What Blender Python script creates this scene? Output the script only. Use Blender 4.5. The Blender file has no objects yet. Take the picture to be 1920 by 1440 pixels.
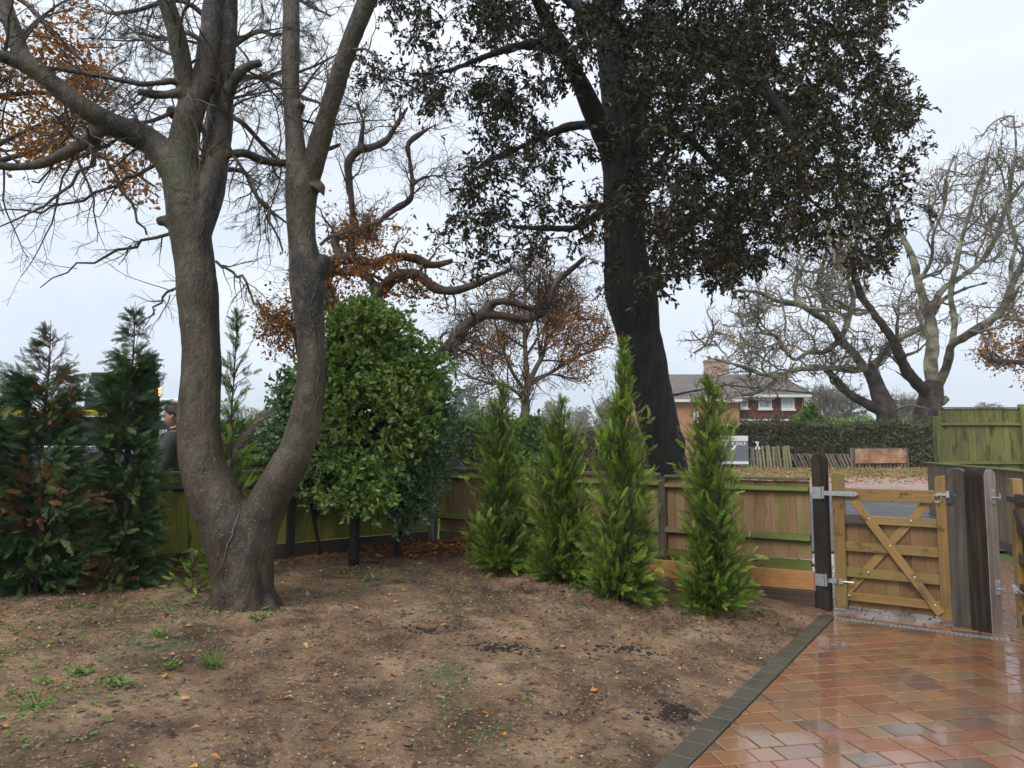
import bpy, bmesh, math, random
import numpy as np
from mathutils import Vector, Matrix
R_ = math.radians
SC = bpy.context.scene
COL = SC.collection
# ------------------------------------------------------------------ camera
F = 1370.0; CAMZ = 1.5; PITCH = R_(5.0)
cd = bpy.data.cameras.new('camera'); cam = bpy.data.objects.new('camera', cd); COL.objects.link(cam)
cd.sensor_width = 36; cd.lens = 36 * F / 1920; cd.clip_start = .05; cd.clip_end = 2000
cam.location = (0, 0, CAMZ); cam.rotation_euler = (math.pi / 2 + PITCH, 0, 0)
SC.camera = cam
# ------------------------------------------------------------------ world, overcast
SUN_EL, SUN_AZ = R_(48), R_(215)
w = bpy.data.worlds.new("World"); SC.world = w; w.use_nodes = True
nt = w.node_tree; nt.nodes.clear()
def N(nt, t, **kw):
    n = nt.nodes.new(t)
    for k, v in kw.items(): setattr(n, k, v)
    return n
out = N(nt, 'ShaderNodeOutputWorld'); mixs = N(nt, 'ShaderNodeMixShader')
b1 = N(nt, 'ShaderNodeBackground'); b2 = N(nt, 'ShaderNodeBackground')
sky = N(nt, 'ShaderNodeTexSky', sky_type='NISHITA'); sky.sun_disc = False
sky.sun_elevation = SUN_EL; sky.sun_rotation = SUN_AZ
nt.links.new(sky.outputs[0], b1.inputs[0]); b1.inputs[1].default_value = .1
tc = N(nt, 'ShaderNodeTexCoord'); sep = N(nt, 'ShaderNodeSeparateXYZ')
nt.links.new(tc.outputs['Generated'], sep.inputs[0])
mp = N(nt, 'ShaderNodeMapping'); mp.inputs['Scale'].default_value = (1.2, 1.2, 3.5)
nt.links.new(tc.outputs['Generated'], mp.inputs[0])
nz = N(nt, 'ShaderNodeTexNoise'); nz.inputs['Scale'].default_value = 1.6; nz.inputs['Detail'].default_value = 5
nt.links.new(mp.outputs[0], nz.inputs[0])
ma = N(nt, 'ShaderNodeMath', operation='MULTIPLY_ADD'); ma.inputs[1].default_value = 1.3; ma.inputs[2].default_value = -.46
nt.links.new(nz.outputs[0], ma.inputs[0])
ad = N(nt, 'ShaderNodeMath', operation='ADD'); nt.links.new(sep.outputs[2], ad.inputs[0]); nt.links.new(ma.outputs[0], ad.inputs[1])
rp = N(nt, 'ShaderNodeValToRGB'); cr = rp.color_ramp
cr.elements[0].position = 0.05; cr.elements[0].color = (.47, .54, .63, 1)
cr.elements[1].position = .75; cr.elements[1].color = (.78, .83, .90, 1)
e = cr.elements.new(.28); e.color = (.575, .64, .725, 1)
nt.links.new(ad.outputs[0], rp.inputs[0]); nt.links.new(rp.outputs[0], b2.inputs[0]); b2.inputs[1].default_value = 1.0
mixs.inputs[0].default_value = .9
nt.links.new(b1.outputs[0], mixs.inputs[1]); nt.links.new(b2.outputs[0], mixs.inputs[2]); nt.links.new(mixs.outputs[0], out.inputs[0])
sl = bpy.data.lights.new('sun', 'SUN'); so = bpy.data.objects.new('sun', sl); COL.objects.link(so)
sl.energy = 1.5; sl.angle = R_(25); sl.color = (1, .96, .9)
sd = Vector((math.sin(SUN_AZ) * math.cos(SUN_EL), math.cos(SUN_AZ) * math.cos(SUN_EL), math.sin(SUN_EL)))
so.rotation_euler = sd.to_track_quat('Z', 'Y').to_euler()
SC.view_settings.view_transform = 'Standard'; SC.view_settings.look = 'None'
SC.view_settings.exposure = 0.52; SC.view_settings.gamma = 1
SC.render.engine = 'CYCLES'
SC.cycles.max_bounces = 6; SC.cycles.transparent_max_bounces = 8; SC.cycles.diffuse_bounces = 3
SC.cycles.use_denoising = True; SC.cycles.use_adaptive_sampling = False
# ------------------------------------------------------------------ pixel <-> world
CP, SP = math.cos(PITCH), math.sin(PITCH)
def ray(px, py):
    x = (px - 960) / F; y = (720 - py) / F
    return np.array([x, CP - y * SP, SP + y * CP])
def P(px, py, Y):
    d = ray(px, py); t = Y / d[1]
    return np.array([0, 0, CAMZ]) + d * t
def G(px, py, z=0.0):
    d = ray(px, py); t = (z - CAMZ) / d[2]
    return np.array([0, 0, CAMZ]) + d * t
def PPM(Y): return F / Y
def proj(Q):
    Q = np.asarray(Q); z = Q[..., 2] - CAMZ
    dep = Q[..., 1] * CP + z * SP; up = -Q[..., 1] * SP + z * CP
    dep = np.maximum(dep, .05)
    return 960 + F * Q[..., 0] / dep, 720 - F * up / dep
def inpoly(px, py, poly):
    c = np.zeros(px.shape, bool); n = len(poly)
    for i in range(n):
        x0, y0 = poly[i]; x1, y1 = poly[i - 1]
        if y0 == y1: continue
        m = (y0 > py) != (y1 > py)
        c ^= m & (px < (x1 - x0) * (py - y0) / (y1 - y0) + x0)
    return c
def trace(pts, Y, sc=1.0):
    """pts: (px, py, radius_px[, dY]) -> world polyline and radii in metres"""
    V, Rr = [], []
    for p in pts:
        y = Y + (p[3] if len(p) > 3 else 0)
        q = P(p[0], p[1], y); V.append(q); Rr.append(p[2] * sc * (q[1] * CP + (q[2] - CAMZ) * SP) / F * .95)
    return np.array(V), np.array(Rr)
def resample(V, Rr, n):
    s = np.r_[0, np.cumsum(np.linalg.norm(np.diff(V, axis=0), axis=1))]
    # smooth (Catmull-like) by dense cubic interpolation through chord-length parameter
    t = np.linspace(0, s[-1], n)
    out = np.empty((n, 3))
    m = np.gradient(V, s, axis=0)
    k = np.clip(np.searchsorted(s, t) - 1, 0, len(s) - 2)
    h = (s[k + 1] - s[k]); u = (t - s[k]) / h
    h = h[:, None]; u = u[:, None]
    out = (2*u**3-3*u**2+1)*V[k] + (u**3-2*u**2+u)*h*m[k] + (-2*u**3+3*u**2)*V[k+1] + (u**3-u**2)*h*m[k+1]
    return out, np.interp(t, s, Rr)
# ------------------------------------------------------------------ noise
def _h(i, seed):
    with np.errstate(over='ignore'):
        i = (i.astype(np.uint64) * np.uint64(0x9E3779B97F4A7C15) + np.uint64(seed * 7919 + 13))
        i ^= i >> np.uint64(29); i *= np.uint64(0xBF58476D1CE4E5B9); i ^= i >> np.uint64(32)
        i *= np.uint64(0x94D049BB133111EB); i ^= i >> np.uint64(29)
    return (i & np.uint64(0xFFFFFF)).astype(np.float64) / float(0xFFFFFF)
def vnoise(Q, scale, seed=0):
    Q = np.asarray(Q, float) * scale + 1000.3
    I = np.floor(Q).astype(np.int64); f = Q - I; f = f * f * (3 - 2 * f)
    D = Q.shape[-1]; r = 0
    prim = [1, 57 * 1009, 113 * 100003 * 7]
    for c in range(2 ** D):
        wgt = 1.0; idx = 0
        for d in range(D):
            b = (c >> d) & 1
            wgt = wgt * (f[..., d] if b else 1 - f[..., d]); idx = idx + (I[..., d] + b) * prim[d]
        r = r + wgt * _h(idx, seed)
    return r - .5
def fbm(Q, scale, oct=4, seed=0, gain=.5):
    r = 0; a = 1
    for o in range(oct): r = r + a * vnoise(Q, scale * 2.03 ** o, seed + o); a *= gain
    return r
# ------------------------------------------------------------------ mesh builder
class MB:
    def __init__(s): s.v = []; s.f = []; s.n = 0; s.r = []; s.g = []
    def add(s, V, Fs, rnd=None, gc=None):
        V = np.asarray(V, float).reshape(-1, 3); nv = len(V)
        if isinstance(Fs, np.ndarray): Fs = [Fs]
        else:
            by = {}
            for f in Fs: by.setdefault(len(f), []).append(f)
            Fs = [np.array(x) for x in by.values()]
        for A in Fs: s.f.append(A + s.n)
        s.v.append(V); s.n += nv
        s.r.append(np.broadcast_to(random.random() if rnd is None else rnd, (nv,)).astype(float))
        s.g.append(V if gc is None else np.asarray(gc, float).reshape(-1, 3))
    def box(s, c, ux, uy, uz, hx, hy, hz, grain='z', rnd=None):
        c, ux, uy, uz = map(lambda a: np.asarray(a, float), (c, ux, uy, uz))
        L = np.array([[i, j, k] for k in (-1, 1) for j in (-1, 1) for i in (-1, 1)], float) * [hx, hy, hz]
        V = c + L[:, :1] * ux + L[:, 1:2] * uy + L[:, 2:] * uz
        o = random.random() * 40
        g = L.copy()
        if grain == 'x': g = L[:, [1, 2, 0]]
        if grain == 'y': g = L[:, [0, 2, 1]]
        s.add(V, np.array([[0, 2, 3, 1], [4, 5, 7, 6], [0, 1, 5, 4], [2, 6, 7, 3], [0, 4, 6, 2], [1, 3, 7, 5]]), rnd, g + o)
    def abox(s, x0, x1, y0, y1, z0, z1, grain='z', rnd=None):
        s.box(((x0+x1)/2, (y0+y1)/2, (z0+z1)/2), (1,0,0), (0,1,0), (0,0,1), abs(x1-x0)/2, abs(y1-y0)/2, abs(z1-z0)/2, grain, rnd)
    def prism(s, prof, o, ux, uz, ud, depth, grain='z', rnd=None):
        """prof: 2D polygon in (ux,uz) at o, extruded along ud"""
        o, ux, uz, ud = map(lambda a: np.asarray(a, float), (o, ux, uz, ud)); pr = np.asarray(prof, float); n = len(pr)
        A = o + pr[:, :1] * ux + pr[:, 1:] * uz; V = np.r_[A, A + ud * depth]
        g = np.c_[pr[:, 0], np.zeros(n), pr[:, 1]]; g = np.r_[g, g + [0, depth, 0]]
        if grain == 'x': g = g[:, [2, 1, 0]]
        if grain == 'y': g = g[:, [0, 2, 1]]
        Fs = [tuple(range(n))[::-1], tuple(range(n, 2 * n))] + [(i, (i + 1) % n, n + (i + 1) % n, n + i) for i in range(n)]
        s.add(V, Fs, rnd, g + random.random() * 40)
    def cyl(s, a, b, r0, r1=None, sides=12, rnd=None):
        r1 = r0 if r1 is None else r1
        V, Q = tubes(np.array([[a, b]], float), np.array([[r0, r1]], float), sides)
        Fs = [tuple(q) for q in Q] + [tuple(range(sides))[::-1], tuple(range(sides, 2 * sides))]
        s.add(V, Fs, rnd)
    def tube(s, pts, rad, sides=10, rnd=None, cap=True):
        pts = np.asarray(pts, float); rad = np.broadcast_to(rad, (len(pts),))
        V, Q = tubes(pts[None], rad[None], sides); n = len(pts)
        Fs = [tuple(q) for q in Q]
        if cap: Fs += [tuple(range(sides))[::-1], tuple(range((n - 1) * sides, n * sides))]
        s.add(V, Fs, rnd)
    def ball(s, c, r, seg=12, rings=8, rnd=None, sc=(1, 1, 1)):
        bm = bmesh.new(); bmesh.ops.create_uvsphere(bm, u_segments=seg, v_segments=rings, radius=1)
        V = np.array([v.co[:] for v in bm.verts]); Fs = [tuple(v.index for v in f.verts) for f in bm.faces]; bm.free()
        s.add(V * r * np.array(sc) + c, Fs, rnd)
    def arrays(s):
        return np.concatenate(s.v), s.f, np.concatenate(s.r), np.concatenate(s.g)
    def build(s, name, m=None, parent=None, base=None, smooth=False, bevel=0, bseg=1):
        V, Fl, rn, gc = s.arrays()
        return make_obj(name, V, Fl, m, parent, base, smooth, rn, gc, bevel, bseg)
def make_obj(name, V, Fl, m=None, parent=None, base=None, smooth=False, rn=None, gc=None, bevel=0, bseg=1):
    off = np.zeros(3)
    if parent is not None: off = np.array(parent['_w']) if '_w' in parent else np.array(parent.location)
    if base is not None: off = np.asarray(base, float)
    me = bpy.data.meshes.new(name); V = V - off
    me.vertices.add(len(V)); me.vertices.foreach_set('co', V.astype(np.float32).ravel())
    tot = sum(a.size for a in Fl); nf = sum(len(a) for a in Fl)
    me.loops.add(tot); me.polygons.add(nf)
    me.loops.foreach_set('vertex_index', np.concatenate([a.ravel() for a in Fl]).astype(np.int32))
    ls = np.concatenate([np.full(len(a), a.shape[1]) for a in Fl]); st = np.r_[0, np.cumsum(ls)[:-1]]
    me.polygons.foreach_set('loop_start', st.astype(np.int32))
    me.polygons.foreach_set('use_smooth', np.full(nf, bool(smooth)))
    me.update(calc_edges=True)
    if rn is not None:
        a = me.attributes.new('rnd', 'FLOAT', 'POINT'); a.data.foreach_set('value', rn.astype(np.float32))
    if gc is not None:
        a = me.attributes.new('gc', 'FLOAT_VECTOR', 'POINT'); a.data.foreach_set('vector', gc.astype(np.float32).ravel())
    o = bpy.data.objects.new(name, me); COL.objects.link(o)
    if m: me.materials.append(m)
    if parent is not None:
        o.parent = parent
        pw = np.array(parent['_w']) if '_w' in parent else np.array(parent.location)
        o.location = off - pw; 
    else: o.location = off
    WORLD[o.name] = off
    if bevel:
        md = o.modifiers.new('bevel', 'BEVEL'); md.width = bevel; md.segments = bseg; md.limit_method = 'ANGLE'; md.angle_limit = R_(40)
    return o
WORLD = {}
def child(name, mb, m, parent, **kw):
    V, Fl, rn, gc = mb.arrays()
    base = WORLD.get(parent.name, np.array(parent.location))
    o = make_obj(name, V, Fl, m, None, base, kw.get('smooth', False), rn, gc, kw.get('bevel', 0), kw.get('bseg', 1))
    o.parent = parent; o.location = (0, 0, 0)
    if 'label' in kw: o['label'] = kw['label']
    return o
def thing(name, label, cat, base, group=None):
    o = bpy.data.objects.new(name, None); COL.objects.link(o); o.location = base; o.empty_display_size = .1
    WORLD[o.name] = np.asarray(base, float)
    return tag(o, label, cat, group)
def tag(o, label, cat, group=None):
    o['label'] = label; o['category'] = cat
    if group: o['group'] = group
    return o
def kind(o, k, label=None, cat=None):
    o['kind'] = k
    if label: o['label'] = label
    if cat: o['category'] = cat
    return o
# ------------------------------------------------------------------ tubes, growth, leaves
def nrm(a): return a / np.maximum(np.linalg.norm(a, axis=-1, keepdims=True), 1e-9)
def tubes(Pp, Rr, sides):
    B, n, _ = Pp.shape
    T = nrm(np.gradient(Pp, axis=1))
    mt = np.abs(T.mean(1)); ref = np.eye(3)[mt.argmin(1)][:, None, :]
    Nn = nrm(np.cross(T, ref)); Bb = np.cross(T, Nn)
    a = np.arange(sides) * 2 * np.pi / sides
    ring = Pp[:, :, None, :] + Rr[:, :, None, None] * (np.cos(a)[None, None, :, None] * Nn[:, :, None, :] + np.sin(a)[None, None, :, None] * Bb[:, :, None, :])
    V = ring.reshape(-1, 3)
    idx = np.arange(B * n * sides).reshape(B, n, sides)
    q = np.stack([idx[:, :-1], np.roll(idx, -1, 2)[:, :-1], np.roll(idx, -1, 2)[:, 1:], idx[:, 1:]], -1).reshape(-1, 4)
    return V, q
def add_tubes(mb, Pp, Rr, sides, rng):
    V, q = tubes(Pp, Rr, sides); B, n, _ = Pp.shape
    mb.add(V, q, np.repeat(rng.random(B), n * sides))
def grow(p0, d0, L, r0, r1, n, wig, trop, rng):
    B = len(p0); Pp = np.empty((B, n, 3)); Pp[:, 0] = p0; d = nrm(d0)
    st = (L / (n - 1))[:, None]
    for k in range(1, n):
        d = nrm(d + wig * rng.normal(size=(B, 3)) + np.asarray(trop))
        Pp[:, k] = Pp[:, k - 1] + d * st
    t = np.linspace(0, 1, n)[None]
    return Pp, r0[:, None] * (1 - t) + r1[:, None] * t
def spawn(Pp, Rr, k, rng, tmin=.15, tmax=1., ang=(25, 70), L=(.3, .6), rf=.6, rmin=.002, taper=.5, planar=None):
    B, n, _ = Pp.shape
    t = rng.uniform(tmin, tmax, (B, k)); x = t * (n - 1); i = np.minimum(x.astype(int), n - 2); f = (x - i)[..., None]
    b = np.arange(B)[:, None]
    p = Pp[b, i] * (1 - f) + Pp[b, i + 1] * f; T = nrm(Pp[b, i + 1] - Pp[b, i])
    rr = Rr[b, i] * (1 - f[..., 0]) + Rr[b, i + 1] * f[..., 0]
    q = rng.normal(size=p.shape)
    if planar is not None: q = q * np.asarray(planar)
    q = nrm(q - (q * T).sum(-1, keepdims=True) * T)
    a = np.radians(rng.uniform(*ang, (B, k)))[..., None]
    d = T * np.cos(a) + q * np.sin(a)
    LL = rng.uniform(*L, (B, k)) * (1 - taper * t)
    r0 = np.maximum(rr * rf * rng.uniform(.7, 1, (B, k)), rmin)
    return p.reshape(-1, 3), d.reshape(-1, 3), LL.ravel(), r0.ravel()
def leaves(mb, p, axis, length, rng, ratio=.5, fold=.25, rnd=None, nor=None, shape=0):
    """6-vertex leaf, two quads folded on the midrib"""
    n = len(p); axis = nrm(axis)
    q = rng.normal(size=(n, 3)) if nor is None else nor
    q = nrm(q - (q * axis).sum(-1, keepdims=True) * axis); side = np.cross(axis, q)
    L = length[:, None]; W = L * ratio * .5; up = q * W * fold * 2
    a = axis * L
    if shape == 0:
        V = np.stack([p, p + a * .32 + side * W + up, p + a * .7 + side * W * .8 + up, p + a, p + a * .7 - side * W * .8 + up, p + a * .32 - side * W + up], 1)
    else:
        V = np.stack([p, p + a * .45 + side * W * .55 + up, p + a * .68 + side * W + up, p + a, p + a * .68 - side * W + up, p + a * .45 - side * W * .55 + up], 1)
    i = np.arange(n)[:, None] * 6
    q = np.concatenate([i + [0, 1, 2, 3], i + [0, 3, 4, 5]]).reshape(-1, 4)
    r = rng.random(n) if rnd is None else rnd
    mb.add(V.reshape(-1, 3), q, np.repeat(r, 6))
def remesh(mb, voxel, iters=5, name='tmp'):
    V, Fl, _, _ = mb.arrays()
    o = make_obj(name, V, Fl)
    m = o.modifiers.new('r', 'REMESH'); m.mode = 'VOXEL'; m.voxel_size = voxel
    s = o.modifiers.new('s', 'SMOOTH'); s.iterations = iters; s.factor = .5
    dg = bpy.context.evaluated_depsgraph_get(); me = o.evaluated_get(dg).to_mesh()
    n = len(me.vertices); V = np.empty(n * 3, np.float32); me.vertices.foreach_get('co', V); V = V.reshape(-1, 3).astype(float)
    Nn = np.empty(n * 3, np.float32); me.vertices.foreach_get('normal', Nn); Nn = Nn.reshape(-1, 3).astype(float)
    Fs = [tuple(p.vertices) for p in me.polygons]
    o.evaluated_get(dg).to_mesh_clear(); bpy.data.objects.remove(o)
    return V, Nn, Fs
# ------------------------------------------------------------------ materials
def mat(name, cols, scale=6, stretch=(1, 1, 1), rough=.7, bump=0, bscale=30, bstretch=None, attr=0, detail=5, spec=.4,
        over=(), trans=0, coord='Object', metal=0, coat=0, roughvar=0, bdist=.02, lo=.3, hi=.7, subcol=None):
    m = bpy.data.materials.new(name); m.use_nodes = True; nt = m.node_tree; nt.nodes.clear(); L = nt.links.new
    out = N(nt, 'ShaderNodeOutputMaterial'); bs = N(nt, 'ShaderNodeBsdfPrincipled')
    if coord == 'gc':
        co = N(nt, 'ShaderNodeAttribute', attribute_name='gc').outputs['Vector']
    else:
        co = N(nt, 'ShaderNodeTexCoord').outputs['Object']
    def nodenoise(sc, st, det=detail, off=0.):
        mp = N(nt, 'ShaderNodeMapping'); mp.inputs['Scale'].default_value = st; mp.inputs['Location'].default_value = (off, off * 1.7, off * .3)
        L(co, mp.inputs[0]); t = N(nt, 'ShaderNodeTexNoise'); t.inputs['Scale'].default_value = sc; t.inputs['Detail'].default_value = det
        t.inputs['Roughness'].default_value = .6
        L(mp.outputs[0], t.inputs[0]); return t.outputs[0]
    f = nodenoise(scale, stretch)
    mr = N(nt, 'ShaderNodeMapRange'); mr.inputs[1].default_value = lo; mr.inputs[2].default_value = hi; L(f, mr.inputs[0]); f = mr.outputs[0]
    if attr:
        at = N(nt, 'ShaderNodeAttribute', attribute_name='rnd').outputs['Fac']
        mx = N(nt, 'ShaderNodeMix'); mx.inputs[0].default_value = attr; L(f, mx.inputs[2]); L(at, mx.inputs[3]); f = mx.outputs[0]
    rp = N(nt, 'ShaderNodeValToRGB'); cr = rp.color_ramp
    for i, c in enumerate(cols):
        pos = i / (len(cols) - 1) if len(cols) > 1 else 0
        if len(c) == 4: pos = c[3]
        el = cr.elements[i] if i < 2 else cr.elements.new(pos)
        el.position = pos; el.color = (*c[:3], 1)
    if len(cols) == 1: cr.elements[1].color = (*cols[0][:3], 1)
    L(f, rp.inputs[0]); c = rp.outputs[0]
    for (col, sc, a, b, st) in over:
        g = nodenoise(sc, st, 5, 3.7 + sc)
        mr = N(nt, 'ShaderNodeMapRange'); mr.inputs[1].default_value = a; mr.inputs[2].default_value = b; L(g, mr.inputs[0])
        mx = N(nt, 'ShaderNodeMix', data_type='RGBA'); L(mr.outputs[0], mx.inputs[0]); L(c, mx.inputs[6]); mx.inputs[7].default_value = (*col, 1); c = mx.outputs[2]
    L(c, bs.inputs['Base Color']); bs.inputs['Roughness'].default_value = rough; bs.inputs['Metallic'].default_value = metal
    bs.inputs['Specular IOR Level'].default_value = spec
    if coat: bs.inputs['Coat Weight'].default_value = coat; bs.inputs['Coat Roughness'].default_value = .07
    if roughvar:
        g = nodenoise(2.2, (1, 1, 1), 4, 9.1); mr = N(nt, 'ShaderNodeMapRange'); mr.inputs[1].default_value = .35; mr.inputs[2].default_value = .65
        mr.inputs[3].default_value = rough; mr.inputs[4].default_value = rough + roughvar; L(g, mr.inputs[0]); L(mr.outputs[0], bs.inputs['Roughness'])
    if bump:
        g = nodenoise(bscale, bstretch or stretch, 6, 1.3); bp = N(nt, 'ShaderNodeBump'); bp.inputs['Strength'].default_value = bump
        bp.inputs['Distance'].default_value = bdist; L(g, bp.inputs['Height']); L(bp.outputs[0], bs.inputs['Normal'])
    if trans:
        tr = N(nt, 'ShaderNodeBsdfTranslucent'); L(c, tr.inputs[0]); ms = N(nt, 'ShaderNodeMixShader'); ms.inputs[0].default_value = trans
        L(bs.outputs[0], ms.inputs[1]); L(tr.outputs[0], ms.inputs[2]); L(ms.outputs[0], out.inputs[0])
    else: L(bs.outputs[0], out.inputs[0])
    return m
def emit(name, col, s):
    m = bpy.data.materials.new(name); m.use_nodes = True; b = m.node_tree.nodes['Principled BSDF']
    b.inputs['Base Color'].default_value = (*col, 1); b.inputs['Emission Color'].default_value = (*col, 1); b.inputs['Emission Strength'].default_value = s
    return m
M = {}
GP_ = (12, 12, .9); GW = (34, 34, 1.5)     # wood grain: grain coordinates run along z
M['soil'] = mat('soil', [(.06, .034, .019), (.155, .092, .051), (.25, .156, .088), (.34, .23, .138)], 2.2, rough=.8, bump=1, bscale=38, bdist=.03, detail=15, lo=.34, hi=.66,
    over=[((.045, .032, .024), 1.7, .57, .68, (1, 1, 1)), ((.10, .105, .045), 1.0, .58, .72, (1, 1, 1)), ((.34, .27, .20), 38, .585, .68, (1, 1, 1)), ((.04, .028, .02), 24, .57, .66, (1, 1, 1)), ((.05, .035, .025), 9, .60, .68, (1, 1, 1))])
M['paver'] = mat('paver', [(.23, .078, .036, 0), (.27, .112, .05, .2), (.285, .145, .065, .4), (.185, .088, .046, .56), (.26, .155, .075, .72), (.14, .093, .065, .86), (.27, .072, .038, 1)], 18, rough=.35, attr=.84, bump=.16, bscale=140,
    bdist=.004, spec=.5, detail=8, coat=1)
M['sand'] = mat('joint_sand', [(.06, .045, .035), (.12, .09, .07)], 30, rough=.6)
M['kerb'] = mat('charcoal_block', [(.05, .046, .035), (.105, .095, .07)], 4, rough=.36, attr=.4, bump=.15, bscale=90, bdist=.004, roughvar=.2, spec=.5)
M['asphalt'] = mat('wet_asphalt', [(.07, .072, .078), (.12, .122, .13)], 2, rough=.28, bump=.2, bscale=150, bdist=.005, roughvar=.2)
M['gravel'] = mat('gravel', [(.2, .13, .11), (.36, .26, .22), (.45, .36, .31)], 7, rough=.8, bump=.6, bscale=25, detail=10, over=[((.3, .13, .04), 4, .55, .65, (1, 1, 1))])
M['verge'] = mat('verge', [(.10, .11, .03), (.19, .17, .06), (.28, .18, .07)], 1.2, rough=.9, bump=1, bscale=9, detail=12, bdist=.1, over=[((.09, .13, .03), .8, .55, .7, (1, 1, 1))])
M['grass'] = mat('grass', [(.06, .10, .02), (.11, .17, .035), (.16, .2, .06)], .6, rough=.9, bump=.6, bscale=6, detail=10, bdist=.1)
M['bark_smooth'] = mat('bark_smooth', [(.019, .0135, .008), (.052, .038, .023), (.09, .067, .042)], 4, (1, 1, .5), rough=.55, bump=.9, bscale=30, bstretch=(1, 1, .45), bdist=.02, detail=12, lo=.34, hi=.66,
    over=[((.018, .015, .013), 2.0, .52, .60, (1, 1, .35)), ((.07, .07, .032), 1.7, .60, .74, (1, 1, .5)), ((.10, .085, .066), 7, .54, .70, (1, 1, .6)), ((.20, .19, .16), 75, .60, .68, (1, 1, 1)), ((.03, .024, .018), 11, .60, .68, (.8, .8, 1.8))])
M['bark_black'] = mat('bark_black', [(.006, .0055, .005), (.014, .0125, .011), (.034, .03, .026)], 13, (1, 1, .28), rough=.8, bump=1, bscale=24, bstretch=(1, 1, .25), bdist=.03, detail=9)
M['bark_lichen'] = mat('bark_lichen', [(.05, .041, .031), (.13, .12, .083), (.26, .25, .17)], 1.4, rough=.9, bump=.6, bscale=9, bdist=.05, detail=8, lo=.38, hi=.62)
M['bark_wet'] = mat('bark_wet', [(.028, .016, .012), (.075, .045, .034), (.13, .085, .065)], 3.5, rough=.5, bump=.8, bscale=18, bdist=.03, detail=8)
M['twig'] = mat('twig', [(.05, .038, .03), (.10, .08, .06)], 6, rough=.8)
M['twig_pale'] = mat('twig_pale', [(.095, .08, .06), (.22, .195, .14)], 1.5, rough=.9, attr=.4)
M['vine'] = mat('ivy_stem', [(.10, .075, .055), (.18, .14, .10)], 8, rough=.8)
M['holm_leaf'] = mat('holm_leaf', [(.012, .010, .006), (.030, .025, .012), (.058, .049, .022), (.145, .12, .055)], 3, rough=.5, attr=.8, trans=.08, spec=.25)
M['shrub_leaf'] = mat('shrub_leaf', [(.045, .095, .02), (.13, .22, .04), (.25, .35, .075), (.48, .54, .18)], 1.3, rough=.4, attr=.62, trans=.22, spec=.5)
M['shrub_leaf_blue'] = mat('shrub_leaf_blue', [(.04, .09, .035), (.09, .175, .07), (.17, .27, .12), (.32, .41, .22)], 1.3, rough=.4, attr=.62, trans=.2, spec=.5)
M['thuja'] = mat('thuja', [(.028, .055, .010), (.105, .19, .02), (.26, .37, .042), (.50, .58, .12)], 2, rough=.5, attr=.8, trans=.25)
M['thuja_dark'] = mat('thuja_dark', [(.013, .031, .011), (.034, .076, .022), (.085, .155, .045), (.16, .24, .07)], 2.5, rough=.5, attr=.75, trans=.15)
M['thuja_brown'] = mat('thuja_brown', [(.10, .04, .016), (.24, .10, .035), (.34, .17, .06)], 3, rough=.6, attr=.7, trans=.15)
M['orange_leaf'] = mat('orange_leaf', [(.16, .05, .012), (.34, .13, .025), (.50, .22, .045), (.42, .26, .06)], 1.2, rough=.55, attr=.7, trans=.3)
M['fallen_leaf'] = mat('fallen_leaf', [(.14, .06, .03), (.32, .14, .05), (.50, .24, .06), (.5, .38, .16)], 5, rough=.5, attr=.85)
M['needle'] = mat('pine_needle', [(.012, .022, .012), (.035, .05, .03)], 3, rough=.6, attr=.6)
M['hedge_dark'] = mat('hedge_dark', [(.025, .045, .014), (.065, .085, .03), (.13, .13, .06), (.21, .15, .06)], 1.1, rough=.6, attr=.55, trans=.15)
M['hedge_green'] = mat('hedge_green', [(.03, .07, .015), (.075, .15, .035), (.15, .23, .06), (.26, .3, .12)], 1, rough=.6, attr=.6, trans=.15)
M['bright_bush'] = mat('bright_bush', [(.08, .14, .02), (.19, .29, .045), (.34, .42, .09)], .8, rough=.6, attr=.6, trans=.15)
M['far_leaf'] = mat('far_leaf', [(.10, .09, .05), (.17, .15, .08), (.26, .19, .10)], .3, rough=.9, attr=.6)
M['far_green'] = mat('far_green', [(.05, .075, .04), (.09, .12, .06), (.14, .16, .08)], .3, rough=.9, attr=.6)
M['weed'] = mat('weed', [(.06, .12, .02), (.13, .23, .04), (.24, .33, .09)], 8, rough=.6, attr=.7, trans=.2)
M['stone'] = mat('stone', [(.2, .17, .13), (.42, .36, .28), (.6, .54, .44)], 12, rough=.6, attr=.8)
M['clod'] = mat('clod', [(.07, .047, .033), (.15, .105, .075), (.2, .15, .11)], 9, rough=.9, attr=.5, bump=.6, bscale=50)
GREEN = (.13, .17, .022)
M['fence_green'] = mat('fence_green', [(.15, .155, .024), (.28, .295, .04), (.36, .36, .08)], 1.6, GW, rough=.6, attr=.45, bump=.4, bscale=4, bstretch=GW, bdist=.006, coord='gc',
    over=[((.035, .033, .014), 2.4, .55, .7, (3, 3, 1)), ((.10, .075, .035), 1.3, .55, .72, (2, 2, .8))])
M['fence_olive'] = mat('fence_olive', [(.085, .085, .026), (.175, .175, .045), (.26, .25, .085)], 1.6, GP_, rough=.6, attr=.4, bump=.4, bscale=4, bstretch=GW, bdist=.006, coord='gc', over=[((.05, .045, .02), 2.0, .52, .68, (3, 3, 1)), ((.15, .11, .06), 1.1, .52, .70, (1.5, 1.5, .8))])
M['fence_brown'] = mat('fence_brown', [(.20, .115, .055), (.31, .19, .10), (.40, .26, .145)], 1.6, GW, rough=.6, attr=.5, bump=.4, bscale=4, bstretch=GW, bdist=.006, coord='gc',
    over=[((.13, .075, .04), 1.5, .55, .72, (4, 4, 1)), ((.17, .17, .04), 1.0, .54, .70, (3, 3, 1))])
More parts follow.
